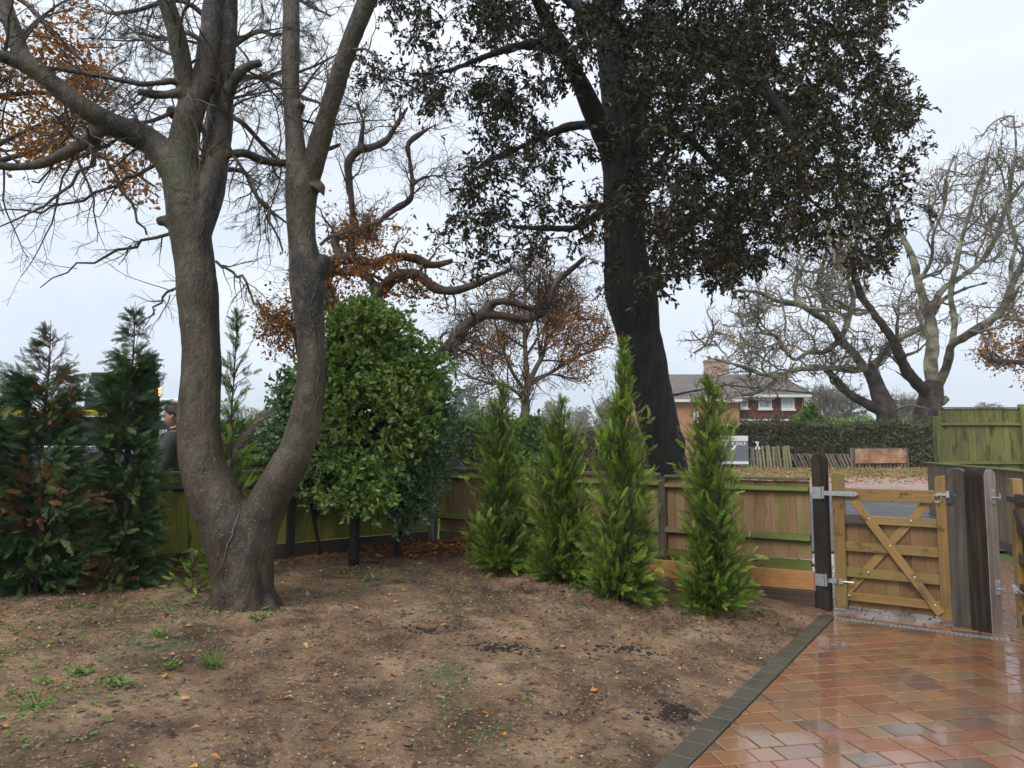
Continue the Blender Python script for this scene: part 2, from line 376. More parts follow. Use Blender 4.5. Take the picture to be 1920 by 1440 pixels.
M['rail_moss'] = mat('rail_moss', [(.06, .07, .018), (.13, .165, .025), (.18, .21, .05)], 1.6, (5, 5, 1), rough=.6, attr=.3, bump=.4, bscale=4, bstretch=GW, bdist=.006, coord='gc', over=[((.15, .11, .055), 1.4, .5, .62, (2, 2, 1))])
M['rail_dark'] = mat('rail_dark', [(.016, .015, .012), (.035, .032, .022)], 1.6, GW, rough=.5, coord='gc')
M['cap_grey'] = mat('cap_grey', [(.10, .085, .05), (.19, .16, .10)], 2, GW, rough=.5, coord='gc', bump=.3, bscale=4, bstretch=GW, over=[((.13, .15, .05), 1.5, .55, .7, (1, 1, 1))])
M['timber_new'] = mat('timber_new', [(.34, .15, .045), (.46, .22, .075), (.54, .28, .11)], 1.4, GW, rough=.45, attr=.3, bump=.3, bscale=4, bstretch=GW, bdist=.005, coord='gc', over=[((.22, .10, .035), 5, .59, .68, (2, 2, .9)), ((.28, .14, .05), 1.3, .5, .66, (1, 1, 1))])
M['timber_wet'] = mat('timber_wet', [(.05, .032, .022), (.10, .065, .042)], 1.4, GW, rough=.5, coord='gc', bump=.3, bscale=4, bstretch=GW)
M['gate'] = mat('gate_timber', [(.17, .095, .032), (.28, .165, .055), (.36, .23, .085)], 1.4, GW, rough=.45, attr=.45, bump=.3, bscale=4, bstretch=GW, bdist=.004, coord='gc',
    over=[((.10, .05, .02), 6, .60, .68, (2.2, 2.2, 1.4)), ((.19, .16, .05), 1.1, .52, .68, (2, 2, 1)), ((.13, .085, .035), 2.2, .54, .70, (1, 1, 1))])
M['gate_board'] = mat('gate_board', [(.14, .075, .028), (.22, .125, .05), (.27, .17, .07)], 1.4, GW, rough=.5, attr=.55, bump=.3, bscale=4, bstretch=GW, bdist=.004, coord='gc', over=[((.06, .035, .015), 6, .60, .68, (2, 2, 1.3)), ((.10, .06, .025), 1.6, .54, .70, (1, 1, 1))])
M['post_dark'] = mat('post_dark', [(.014, .011, .009), (.032, .025, .020), (.06, .048, .038)], 1.4, GP_, rough=.8, spec=.15, bump=.4, bscale=4, bstretch=GP_, bdist=.006, coord='gc')
M['post_grey'] = mat('post_grey', [(.035, .028, .023), (.08, .067, .055), (.13, .11, .092)], 1.4, GP_, rough=.55, bump=.5, bscale=4, bstretch=GP_, bdist=.006, coord='gc', over=[((.04, .03, .024), 1.1, .5, .62, (2, 2, .7))])
M['post_pale'] = mat('post_pale', [(.16, .12, .10), (.28, .225, .195), (.36, .30, .265)], 1.3, GP_, rough=.6, bump=.6, bscale=4, bstretch=GP_, bdist=.008, coord='gc', over=[((.07, .05, .04), 2.2, .58, .68, (6, 6, 1))])
M['darkgate'] = mat('dark_gate', [(.028, .019, .015), (.06, .043, .034), (.10, .075, .058)], 1.4, GP_, rough=.5, attr=.4, bump=.4, bscale=4, bstretch=GP_, bdist=.006, coord='gc')
M['featheredge'] = mat('featheredge', [(.12, .085, .055), (.21, .155, .10), (.28, .22, .15)], 1.5, GW, rough=.6, attr=.5, bump=.3, bscale=4, bstretch=GW, coord='gc', over=[((.13, .14, .05), 1.1, .56, .7, (1, 1, 1))])
M['galv'] = mat('galvanised', [(.38, .40, .42), (.56, .58, .60)], 30, rough=.42, metal=.75)
M['iron'] = mat('dark_iron', [(.05, .05, .055), (.09, .09, .095)], 30, rough=.4, metal=.5)
M['peat'] = mat('peat', [(.014, .011, .009), (.035, .027, .021)], 12, rough=.8, attr=.5)
M['concrete'] = mat('concrete', [(.16, .15, .14), (.28, .265, .25)], 9, rough=.8, bump=.3, bscale=40)
M['white'] = mat('white_paint', [(.72, .73, .74), (.8, .8, .8)], 3, rough=.4)
M['signgrey'] = mat('sign_grey', [(.15, .165, .20), (.17, .185, .22)], 2, rough=.4)
M['glass'] = mat('window_glass', [(.22, .27, .29), (.42, .48, .5)], 1.2, rough=.05, spec=.8)
M['glass_dark'] = mat('dark_glass', [(.01, .012, .014), (.03, .035, .04)], 1.2, rough=.04, spec=.8)
M['curtain'] = mat('curtain', [(.55, .54, .56), (.75, .74, .76)], 3, (6, 6, .5), rough=.8)
M['rust'] = mat('rust', [(.18, .07, .035), (.36, .18, .10), (.5, .33, .22)], 2.2, rough=.7, detail=9, over=[((.55, .42, .32), 5, .6, .7, (1, 1, 1)), ((.16, .075, .04), 1.2, .5, .65, (1, 1, 1))])
M['picket'] = mat('picket', [(.12, .09, .065), (.25, .2, .15), (.42, .37, .29)], 4, rough=.8, attr=.6, detail=8, over=[((.22, .26, .10), 1.4, .52, .66, (1, 1, .4))])
M['picket_dark'] = mat('picket_dark', [(.06, .05, .042), (.15, .125, .105), (.25, .21, .17)], 4, rough=.8, attr=.6, detail=8)
M['truck_yellow'] = mat('truck_yellow', [(.55, .45, .02), (.7, .58, .03)], 2, rough=.4)
M['truck_dark'] = mat('truck_dark', [(.02, .032, .022), (.04, .05, .04)], 3, rough=.4)
M['van'] = mat('van_white', [(.55, .66, .70), (.68, .78, .82)], 1, rough=.3, coat=.5)
M['black'] = mat('black_plastic', [(.012, .012, .014), (.025, .025, .028)], 5, rough=.35)
M['carpaint'] = mat('car_paint', [(.012, .013, .016), (.02, .022, .026)], 2, rough=.2, coat=1)
M['skin'] = mat('skin', [(.42, .22, .16), (.5, .28, .21)], 12, rough=.5)
M['hair'] = mat('hair', [(.02, .014, .01), (.05, .035, .025)], 60, rough=.6)
M['jacket'] = mat('jacket', [(.045, .044, .044), (.075, .073, .072)], 25, rough=.8, bump=.3, bscale=60)
M['jacket_dark'] = mat('jacket_dark', [(.012, .012, .013), (.02, .02, .022)], 25, rough=.8)
M['amber'] = emit('amber_lamp', (1, .45, .06), 4)
def brickmat(name, c1, c2, mortar, sc, bw=.5, rh=.25, ms=.02, rough=.85):
    m = mat(name, [c1], 5, rough=rough); nt = m.node_tree; L = nt.links.new
    bs = nt.nodes['Principled BSDF']; tcn = N(nt, 'ShaderNodeTexCoord'); sp = N(nt, 'ShaderNodeSeparateXYZ'); cb = N(nt, 'ShaderNodeCombineXYZ')
    L(tcn.outputs['Object'], sp.inputs[0]); a = N(nt, 'ShaderNodeMath', operation='ADD'); L(sp.outputs[0], a.inputs[0]); L(sp.outputs[1], a.inputs[1])
    L(a.outputs[0], cb.inputs[0]); L(sp.outputs[2], cb.inputs[1])
    b = N(nt, 'ShaderNodeTexBrick'); b.inputs['Scale'].default_value = sc; b.inputs['Brick Width'].default_value = bw; b.inputs['Row Height'].default_value = rh
    b.inputs['Mortar Size'].default_value = ms; b.inputs['Color1'].default_value = (*c1, 1); b.inputs['Color2'].default_value = (*c2, 1); b.inputs['Mortar'].default_value = (*mortar, 1)
    L(cb.outputs[0], b.inputs['Vector']); L(b.outputs['Color'], bs.inputs['Base Color'])
    bp = N(nt, 'ShaderNodeBump'); bp.inputs['Strength'].default_value = .5; bp.inputs['Distance'].default_value = .02; bp.invert = True
    L(b.outputs['Fac'], bp.inputs['Height']); L(bp.outputs[0], bs.inputs['Normal'])
    return m
M['brick'] = brickmat('house_brick', (.46, .17, .075), (.56, .24, .11), (.42, .31, .24), 1, .23, .08, .012)
M['tilehung'] = brickmat('hung_tile', (.13, .05, .04), (.19, .075, .055), (.06, .03, .025), 1, .18, .12, .012)
M['roof'] = brickmat('roof_tile', (.145, .13, .12), (.195, .175, .16), (.07, .06, .055), 1, .35, .16, .016)
M['chimney'] = brickmat('chimney_brick', (.42, .25, .20), (.48, .31, .25), (.45, .38, .33), 1, .23, .08, .012)
M['bark_oak'] = mat('bark_oak', [(.022, .016, .012), (.055, .042, .033), (.12, .105, .078)], 1.6, rough=.9, bump=.8, bscale=7, bdist=.06, detail=9, lo=.38, hi=.66)
# ------------------------------------------------------------------ layout
rng = np.random.default_rng(7); random.seed(7)
KA = G(1280, 1390); KB = G(1537, 1153); KD = nrm((KB - KA)[:2]); KN = np.array([-KD[1], KD[0]])   # kerb outer edge, normal to the bed
def dk(X, Y): return (X - KA[0]) * KN[0] + (Y - KA[1]) * KN[1]
CORN = P(815, 900, 9.4); CORN[2] = 0
GP = G(1547, 1143); GP[2] = 0           # left gate post
LF = P(300, 900, 7.3); LF[2] = 0
FU = nrm(GP - CORN); FN = np.array([FU[1], -FU[0], 0]); FN *= -np.sign(FN[1]) if FN[1] > 0 else 1
LU = nrm(LF - CORN); LN = np.array([LU[1], -LU[0], 0]);
if LN[1] > 0: LN = -LN
def soil_h(X, Y, fine=True):
    Q = np.stack([X, Y], -1); d = dk(X, Y)
    z = .32 * (1 - np.exp(-np.maximum(d, 0) / 2.0)) + np.minimum(d, 0) * .5 + .012
    a = np.clip(d / .5, 0, 1)
    z = z + a * (.03 * fbm(Q, .8, 3, 3) + .018 * fbm(Q, 3.1, 3, 11))
    z = z + .05 * np.exp(-((X + 2.1) ** 2 + (Y - 5.75) ** 2) / .12)
    if fine:
        rough = np.clip(fbm(Q, .7, 2, 40) * 2.2 + .45, .12, 1)
        # freshly dug, lumpy strip in front of the new conifers
        cl = np.exp(-((Y - (7.1 - .55 * (X + .2))) / .55) ** 2) * np.clip((X + .8) / .8, 0, 1); cl = cl + np.exp(-(((X - .45) / .35) ** 2 + ((Y - 4.2) / .3) ** 2))
        cl = np.clip(cl, 0, 1)
        z = z + a * (.028 * rough * fbm(Q, 9, 4, 21, .6) + .05 * cl * fbm(Q, 12, 3, 31, .6) + .006 * fbm(Q, 34, 2, 51))
    return z
def sstep(x): x = np.clip(x, 0, 1); return x * x * (3 - 2 * x)
def terr(X, Y):
    X = np.asarray(X, float); Y = np.asarray(Y, float)
    z = -.06 + .61 * np.clip((Y - 8) / 27, 0, 1) + .26 * sstep((-X - .3) / 2.5) * sstep((Y - 7.2) / 1.0) * (1 - sstep((Y - 9) / 20))
    return z
# ground: one sheet to the horizon
def gridmesh(xs, ys, zf):
    X, Y = np.meshgrid(xs, ys); Z = zf(X, Y); V = np.stack([X, Y, Z], -1).reshape(-1, 3)
    nx, ny = len(xs), len(ys); i = np.arange(nx * ny).reshape(ny, nx)
    q = np.stack([i[:-1, :-1], i[:-1, 1:], i[1:, 1:], i[1:, :-1]], -1).reshape(-1, 4)
    return V, q
xs = np.r_[-380, -200, -120, np.arange(-60, 61, 1.), 120, 200, 380]; ys = np.r_[-40, -5, np.arange(0, 60, 1.), 80, 120, 200, 390]
V, q = gridmesh(xs, ys, lambda X, Y: terr(X, Y) - .02 * (Y > 0))
kind(make_obj('ground', V, [q], M['grass'], smooth=True, rn=np.zeros(len(V)), gc=V), 'structure')
def strip(name, m, pts_near, pts_far, dz, nseg=40, ny=6):
    t = np.linspace(0, 1, nseg); a = np.array(pts_near); b = np.array(pts_far)
    A = a[0] + (a[1] - a[0]) * t[:, None]; B = b[0] + (b[1] - b[0]) * t[:, None]
    s = np.linspace(0, 1, ny)[:, None, None]; W = A[None] * (1 - s) + B[None] * s
    X, Y = W[..., 0], W[..., 1]; Z = terr(X, Y) + dz; V = np.stack([X, Y, Z], -1).reshape(-1, 3)
    i = np.arange(nseg * ny).reshape(ny, nseg); q = np.stack([i[:-1, :-1], i[:-1, 1:], i[1:, 1:], i[1:, :-1]], -1).reshape(-1, 4)
    return kind(make_obj(name, V, [q], m, smooth=True, rn=np.zeros(len(V)), gc=V), 'structure')
strip('road', M['asphalt'], [(1.2, 10.6), (60, 11.6)], [(1.2, 20.5), (60, 20.5)], .02)
strip('gravel_shoulder', M['gravel'], [(1.2, 20.5), (60, 20.5)], [(1.2, 27.5), (60, 27.5)], .024)
strip('verge', M['verge'], [(-6, 27.5), (60, 27.5)], [(-6, 36), (60, 36)], .03)
# garden soil
xs = np.arange(-7.2, 3.3, .0165); ys = np.arange(1.6, 9.8, .0165)
V, q = gridmesh(xs, ys, lambda X, Y: soil_h(X, Y))
c = V[q].mean(1)
FNl = FN[:2]; LNl = LN[:2]
inside = (dk(c[:, 0], c[:, 1]) > -.1) & (((c[:, :2] - CORN[:2]) @ FNl) > .04) & (((c[:, :2] - CORN[:2]) @ LNl) > .04)
q = q[inside]; u, inv = np.unique(q, return_inverse=True); V = V[u]; q = inv.reshape(-1, 4)
kind(make_obj('garden_soil', V, [q], M['soil'], smooth=True, rn=np.zeros(len(V)), gc=V), 'structure')
# paving: real blocks
DA = G(1565, 1161); DB = G(1880, 1201); DU = nrm((DB - DA)[:2]); DN = np.array([-DU[1], DU[0]])
def clip(poly, o, n):
    r = []
    for i in range(len(poly)):
        a, b = poly[i - 1], poly[i]; da, db = (a - o) @ n, (b - o) @ n
        if (da >= 0) != (db >= 0): r.append(a + (b - a) * da / (da - db))
        if db >= 0: r.append(b)
    return r
def blocks(mb, rows, org, u, v, rowh, lens, clips, z0, rr, gap=.0035):
    for k in range(*rows):
        s = -7 + rr.random()
        while s < 9:
            l = rr.choice(lens)
            poly = [org + u * a + v * b for a, b in ((s + gap, k * rowh + gap), (s + l - gap, k * rowh + gap), (s + l - gap, (k + 1) * rowh - gap), (s + gap, (k + 1) * rowh - gap))]
            s += l
            if min(np.linalg.norm(p) for p in poly) > 13: continue
            for o, n in clips:
                poly = clip(poly, o, n)
                if len(poly) < 3: break
            if len(poly) < 3: continue
            A = np.array(poly); c = A.mean(0)
            if np.ptp(A @ u) * np.ptp(A @ v) < .0015: continue
            n = len(A); z = z0 + rr.uniform(-.0012, .0012); tl = rr.normal(size=2) * .004
            B = c + (A - c) * (1 - .006 / np.maximum(np.linalg.norm(A - c, axis=1, keepdims=True), .02))
            zt = z + (B - c) @ tl
            V = np.r_[np.c_[A, np.full(n, z0 - .05)], np.c_[A, z + (A - c) @ tl - .003], np.c_[B, zt]]
            Fs = [tuple(range(2 * n, 3 * n))]
            for j in range(n):
                jj = (j + 1) % n
                Fs += [(j, jj, n + jj, n + j), (n + j, n + jj, 2 * n + jj, 2 * n + j)]
            mb.add(V, Fs, rr.random())
rr = np.random.default_rng(3)
a11 = R_(11); U = np.array([math.cos(a11), math.sin(a11)]); Vv = np.array([-U[1], U[0]])
mb = MB(); ki = KA[:2] - KN * .135
blocks(mb, (-25, 45), KA[:2], U, Vv, .15, [.14, .19, .19, .235, .26], [(ki, -KN), (DA[:2], -DN)], 0.0, rr)
kind(mb.build('driveway', M['paver']), 'structure')
mb = MB()
blocks(mb, (0, 42), DA[:2] + DN * .07, DU, DN, .115, [.2], [(np.array([2.2, 6.9]), U * .9 + .2)], 0.002, rr)
kind(mb.build('threshold_paving', M['paver']), 'structure')
mb = MB(); mb.abox(.0, 9.5, .5, 9.2, -.06, -.012)
V = np.array([[*(ki - KD * 6 + KN * .25), -.0125], [*(ki + KD * 6), -.0125], [9.5, 9, -.0125], [9.5, .5, -.0125]])
mb = MB(); mb.add(V, [(3, 2, 1, 0)]); kind(mb.build('joint_sand', M['sand']), 'structure')
# dark kerb blocks
mb = MB(); s = -3.2; kk = nrm(np.r_[KD, 0]); kn = np.r_[KN, 0]
kend = np.linalg.norm((KB - KA)[:2]) - .05
while s < kend:
    l = .2; c = np.r_[KA[:2], 0] + kk * (s + l / 2) - kn * .0675
    mb.box((c[0], c[1], -.036), kk, kn, (0, 0, 1), l / 2 - .0018, .0635, .045 + random.uniform(-.0006, .0006), 'x'); s += l
kind(mb.build('kerb', M['kerb'], bevel=.004), 'structure')
# ------------------------------------------------------------------ channel drain
t = thing('channel_drain', 'narrow slotted channel drain running across the paving in front of the small gate', 'drain', (*DA[:2], 0))
du = np.r_[DU, 0]; dn = np.r_[DN, 0]; dl = np.linalg.norm((DB - DA)[:2]) + .1
mb = MB(); o = np.r_[DA[:2], 0] - du * .05
mb.box(o + du * dl / 2 + [0, 0, -.05], du, dn, (0, 0, 1), dl / 2, .03, .035); child('channel', mb, M['rail_dark'], t)
mb = MB()
for k in range(int(dl / .034)):
    mb.box(o + du * (.017 + k * .034) + dn * .036 + [0, 0, -.004], du, dn, (0, 0, 1), .0085, .03, .007)
mb.box(o + du * dl / 2 + dn * .062 + [0, 0, -.004], du, dn, (0, 0, 1), dl / 2, .006, .008)
child('grate', mb, M['galv'], t)
# ------------------------------------------------------------------ fences
def fence_bay(root, A, u, n, length, z0, z1, mats, pitch=.1, rails=(), gb=.15, capw=.05, cap=True, board_rnd=None):
    mb = MB(); k = 0; s = 0
    while s < length - .01:
        l = min(pitch, length - s)
        tilt = .06; ux = nrm(u + n * tilt)
        zt = z1 - .02 + random.uniform(-.003, .003)
        mb.box(A + u * (s + l / 2) + [0, 0, (z0 + gb + zt) / 2], ux, nrm(n - u * tilt), (0, 0, 1), l * .56, .006, (zt - z0 - gb) / 2); s += pitch
    child('board_panel', mb, M[mats['board']], root)
    for (za, zb, mname) in rails:
        mb = MB(); h = (zb - za) / 2; d = .035
        pr = [(-h, 0), (h, 0), (h * .75, d), (-h * .35, d * 1.5)]
        o = A + n * .012 + [0, 0, (za + zb) / 2]
        mb.prism([(y, x) for x, y in pr], o, n, (0, 0, 1), u, length, 'y'); child('rail', mb, M[mname], root, bevel=.004)
    if cap:
        mb = MB(); mb.box(A + u * length / 2 + n * .012 + [0, 0, z1], u, n, (0, 0, 1), length / 2, capw * .75, .014, 'x'); child('cap', mb, M[mats['cap']], root, bevel=.004)
    if gb:
        mb = MB(); mb.box(A + u * length / 2 + n * .012 + [0, 0, z0 + gb / 2 - .04], u, n, (0, 0, 1), length / 2, .014, gb / 2 + .035, 'x'); child('gravel_board', mb, M[mats['gravel']], root)
def fpost(root, p, u, n, hw, z0, z1, m):
    mb = MB(); mb.box(np.r_[p[:2], 0] + [0, 0, (z0 + z1) / 2], u, n, (0, 0, 1), hw, hw, (z1 - z0) / 2); child('post', mb, M[m], root, bevel=.006)
flen = np.linalg.norm(GP - CORN)
r = thing('brown_fence', 'low brown featheredge fence with mossy rails between the corner post and the small gate', 'fence', (CORN[0], CORN[1], .3))
nb = 3; x0 = .07; bl = (flen - .14) / nb
for k in range(nb):
    A = CORN + FU * (x0 + k * bl + .03); zt = 1.25 - .055 * (k + .5) / nb
    fence_bay(r, A, FU, FN, bl - .06, .34 - .01 * k, zt, dict(board='fence_brown', cap='cap_grey', gravel='rail_moss'), .1,
              [(zt - .135, zt - .065, 'rail_moss'), (.60, .685, 'rail_moss')], gb=.13)
    if k: fpost(r, CORN + FU * (x0 + k * bl) + FN * .0, FU, FN, .045, 0, zt - .01, 'post_grey')
r2 = thing('green_fence', 'long low fence of algae green boards behind the forked tree and dark conifers', 'fence', (LF[0], LF[1], .3))
lb = 1.83
for k in range(4):
    A = CORN + LU * (.08 + k * lb + .03)
    fence_bay(r2, A, LU, LN, lb - .06, .33, 1.25, dict(board='fence_green', cap='cap_grey', gravel='timber_wet'), .115,
              [(1.06, 1.15, 'rail_dark')], gb=.13)  # wet rail; its near-black also paints in the shadow of the gap
    fpost(r2, CORN + LU * (.08 + (k + 1) * lb), LU, LN, .045, 0, 1.22, 'rail_dark')
t = thing('corner_post', 'square weathered corner post where the green and brown fences meet', 'fence post', (CORN[0], CORN[1], .25))
mb = MB(); mb.box(CORN + LN * .03 - FU * .05 + [0, 0, .7], FU, FN, (0, 0, 1), .05, .05, .54); child('dark_post', mb, M['rail_dark'], t, bevel=.006)
mb = MB(); mb.box(CORN + FU * .015 + FN * .075 + [0, 0, .62], FU, FN, (0, 0, 1), .028, .028, .5); child('concrete_spur', mb, M['concrete'], t, bevel=.005)
# timber edging in front of the brown fence
E0 = CORN + FU * .2 + FN * .30; el = flen - .2 - .10
E1 = GP - FU * .07 + FN * .05; eu = nrm(E1 - E0); en = np.array([eu[1], -eu[0], 0]); en *= -1 if en[1] > 0 else 1; el = np.linalg.norm(E1 - E0)
t = thing('timber_edging', 'orange new timber edging boards lying along the foot of the brown fence', 'edging', (E1[0], E1[1], 0))
for k in range(2):
    mb = MB(); mb.box(E0 + eu * (el * (k + .5) / 2) + [0, 0, .262], eu, en, (0, 0, 1), el / 4 - .003, .022, .088, 'x'); child('upper_board', mb, M['timber_new'], t, bevel=.005)
mb = MB(); mb.box(E0 + eu * (el * .5) + [0, 0, .085], eu, en, (0, 0, 1), el / 2, .03, .086, 'x'); child('lower_board', mb, M['timber_wet'], t, bevel=.005)
# soil fill behind the edging
mb = MB(); n = 60; s = np.linspace(0, el, n); w = np.linspace(0, 1, 8)
A = E0 + eu * s[:, None] - en * .02; B = CORN + FU * .05 + (GP - CORN - FU * .1) * (np.linspace(0, 1, n)[:, None]) + FN * .03
W = A[:, None] * (1 - w[None, :, None]) + B[:, None] * w[None, :, None]
W[..., 2] = .31 + .05 * fbm(W[..., :2], 7, 4, 5) + .03 * w[None] * (1 - np.linspace(0, 1, n)[:, None])
i = np.arange(n * 8).reshape(n, 8); q = np.stack([i[:-1, :-1], i[1:, :-1], i[1:, 1:], i[:-1, 1:]], -1).reshape(-1, 4)
mb.add(W.reshape(-1, 3), q); kind(mb.build('bed_fill', M['soil'], smooth=True), 'structure')
# ------------------------------------------------------------------ gate posts and gate
LP = G(1788, 1172); LP[2] = 0
def arch(w, h, n=14, rise=None):
    r = w / 2; rise = rise or r
    return [(-r, 0), (r, 0)] + [(r * math.cos(a), h - rise + rise * math.sin(a)) for a in np.linspace(0, math.pi, n)]
gu = nrm(LP - GP); gn = np.array([gu[1], -gu[0], 0]); gn *= -1 if gn[1] > 0 else 1
def plane_hit(px, py, o, n):
    d = ray(px, py); c = np.array([0, 0, CAMZ]); return c + d * (((o - c) @ n) / (d @ n))
def gsz(px, py, off=0.):
    h = plane_hit(px, py, GP + gn * off, gn); return (h - GP) @ gu, h[2]
def boltplate(mb, o, ux, n, w, h, t=.006): mb.box(o + n * t / 2, ux, n, (0, 0, 1), w / 2, t / 2, h / 2)
t = thing('gate_post', 'dark round-topped timber post carrying the hinges of the small gate', 'gate post', (GP[0], GP[1], 0), 'round-topped gate posts')
mb = MB(); mb.prism(arch(.125, 1.45), GP + gn * .07, gu, (0, 0, 1), -gn, .125); child('post_shaft', mb, M['post_dark'], t, bevel=.008, bseg=2)
LC = LP + gu * .075
t = thing('gate_post', 'grey round-topped timber post carrying the latch keep of the small gate', 'gate post', (LC[0], LC[1], 0), 'round-topped gate posts')
mb = MB(); mb.prism(arch(.155, 1.33, rise=.07), LC + gn * .05, gu, (0, 0, 1), -gn, .15); child('post_shaft', mb, M['post_grey'], t, bevel=.008, bseg=2)
mb = MB(); boltplate(mb, LC - gu * .055 + gn * .05 + [0, 0, 1.075], gu, gn, .045, .10); mb.box(LC - gu * .05 + gn * .06 + [0, 0, 1.05], gu, gn, (0, 0, 1), .02, .014, .02); child('latch_keep', mb, M['iron'], t)
BPp = G(1838, 1184); BPp[2] = 0
ba = R_(-61.7); bn = np.array([math.cos(ba), math.sin(ba), 0]); bu = np.array([-bn[1], bn[0], 0])
BC = BPp - bn * -.02 + np.array([.07, .05, 0])
t = thing('gate_post', 'thick round-topped timber post with two bright hinge plates beside the dark driveway gate', 'gate post', (BC[0], BC[1], 0), 'round-topped gate posts')
mb = MB(); mb.prism(arch(.165, 1.335, rise=.07), BC + bn * .0825, bu, (0, 0, 1), -bn, .165); child('post_shaft', mb, M['post_dark'], t, bevel=.008, bseg=2)
mb = MB(); mb.prism(arch(.157, 1.329, rise=.068), BC + bn * .0815, bu, (0, 0, 1), bn, .006); child('pale_face', mb, M['post_pale'], t)  # thin pale facing over one side of the dark shaft
for z in (1.10, .36):
    mb = MB(); o = BC + bn * .0876 + bu * .02 + [0, 0, z]; boltplate(mb, o, bu, bn, .06, .12)
    for sx in (-1, 1):
        for sz in (-1, 1): mb.cyl(o + bu * sx * .018 + [0, 0, sz * .042] + bn * .005, o + bu * sx * .018 + [0, 0, sz * .042] + bn * .012, .006, sides=8)
    mb.cyl(o + bn * .005 - [0, 0, .01], o + bn * .06 - [0, 0, .01], .008, sides=8)
    mb.cyl(o + bn * .06 - [0, 0, .02], o + bn * .06 + [0, 0, .03], .008, sides=8); child('hinge_plate', mb, M['galv'], t)
# small gate
t = thing('garden_gate', 'small honey coloured timber gate with crossed braces and galvanised hinges', 'gate', (GP[0], GP[1], 0))
def gbox(mb, s0, s1, z0, z1, d0, d1, grain='x', sh=0):
    mb.box(GP + gu * (s0 + s1) / 2 + gn * (d0 + d1) / 2 + [0, 0, (z0 + z1) / 2], gu, gn, (0, 0, 1), (s1 - s0) / 2, (d1 - d0) / 2, (z1 - z0) / 2, grain)
sa, _ = gsz(1564, 1000); sb, _ = gsz(1586, 1000); sc, _ = gsz(1758, 1000); sd_, _ = gsz(1787, 1000)
ztl = gsz(1575, 886)[1]; ztr = gsz(1772, 892)[1]; zbl = gsz(1575, 1139)[1]; zbr = gsz(1772, 1162)[1]
for (s0, s1, zb, zt) in ((sa, sb, zbl, ztl), (sc, sd_, zbr, ztr)):
    mb = MB(); wv = s1 - s0
    mb.prism(arch(wv, zt - zb, rise=.025), GP + gu * (s0 + s1) / 2 + gn * .035 + [0, 0, zb], gu, (0, 0, 1), -gn, .07); child('stile', mb, M['gate'], t, bevel=.004, bseg=2)
def rail(pa, pb, lab='rail', m='gate', d=(-.02, .025), s0=sb, s1=sc):
    za = gsz(1587, pa)[1]; zb = gsz(1587, pb)[1]
    mb = MB(); gbox(mb, s0, s1, zb, za, *d); return child(lab, mb, M[m], t, bevel=.003)
zr = []
rail(915, 938, 'top_rail', 'gate', (-.02, .03))
for pa, pb in ((965, 980), (1015, 1032), (1063, 1080), (1109, 1124)): rail(pa, pb)
s1d, _ = gsz(1628, 972); mb = MB(); gbox(mb, sb + .002, s1d, gsz(1587, 981.5)[1], gsz(1587, 963.5)[1], .012, .029); child('grey_rail_end', mb, M['post_grey'], t, bevel=.003, label='short grey rail end in the upper left of the gate')  # grey piece laid over the left end of the second rail
zt2 = gsz(1587, 967)[1]; zbb = gsz(1587, 1137)[1]; wbd = (sc - sb) / 7
mb = MB()
for k in range(7): gbox(mb, sb + k * wbd + .001, sb + (k + 1) * wbd - .001, zbb + random.uniform(-.004, .004), zt2, -.04 + .002 * (k % 2), -.022, 'z')
child('board_panel', mb, M['gate_board'], t)
def brace(pa, pb, d, m='gate'):
    a = plane_hit(*pa, GP + gn * d, gn); b = plane_hit(*pb, GP + gn * d, gn); ax = nrm(b - a); L = np.linalg.norm(b - a)
    mb = MB(); mb.box((a + b) / 2, np.cross(gn, ax), gn, ax, .036, .01, L / 2, 'z'); return child('brace', mb, M[m], t, bevel=.003)
brace((1600, 937), (1765, 1152), .037); brace((1742, 938), (1588, 1110), -.0265 + .016)
for px, py in ((1629, 972), (1669, 1023), (1715, 1082), (1753, 1134), (1708, 976), (1628, 1073), (1592, 1116)):
    h = plane_hit(px, py, GP + gn * .046, gn); mb = MB(); mb.cyl(h - gn * .02, h + gn * .004, .0065, sides=8); child('bolt_head', mb, M['white'], t)
# hinges
def ghinge(z, straplen):
    mb = MB(); o = GP + gn * .072 + [0, 0, z]
    mb.box(o - gu * .02 + gn * .003, gu, gn, (0, 0, 1), .04, .003, .055)
    for sx, sz in ((-.045, .035), (-.045, -.035), (.005, .04), (.005, -.04)): mb.cyl(o + gu * sx + [0, 0, sz] + gn * .005, o + gu * sx + [0, 0, sz] + gn * .013, .007, sides=8)
    mb.cyl(o + gu * .035 + gn * .014 - [0, 0, .05], o + gu * .035 + gn * .014 + [0, 0, .06], .014, sides=10)
    if straplen:
        pts = [(0, -.02), (straplen - .03, -.022), (straplen, 0), (straplen - .03, .022), (0, .02)]
        mb.prism(pts, o + gu * .04 + gn * -.020, gu, (0, 0, 1), gn, .028)
        for f in (.35, .6, .85): mb.cyl(o + gu * (.04 + straplen * f) + gn * .008, o + gu * (.04 + straplen * f) + gn * .016, .009, sides=10)
    else:
        mb.box(o + gu * .075 - gn * .02, gu, gn, (0, 0, 1), .05, .018, .018); 
        h = o + gu * .16 - gn * .03; mb.box(h, gu, gn, (0, 0, 1), .016, .012, .024); mb.cyl(h, h + gu * .11, .009, sides=8)
    child('hinge', mb, M['galv'], t)
ghinge(gsz(1560, 924)[1], .30); ghinge(gsz(1560, 1087)[1], 0)
o = plane_hit(1757, 928, GP + gn * .04, gn)
mb = MB(); a = np.linspace(0, 2 * np.pi, 25); ring = o - [0, 0, .026] + gn * .02 + np.cos(a)[:, None] * gu * .032 + np.sin(a)[:, None] * np.array([0, 0, .034]); mb.tube(ring, .004, 8, cap=False)
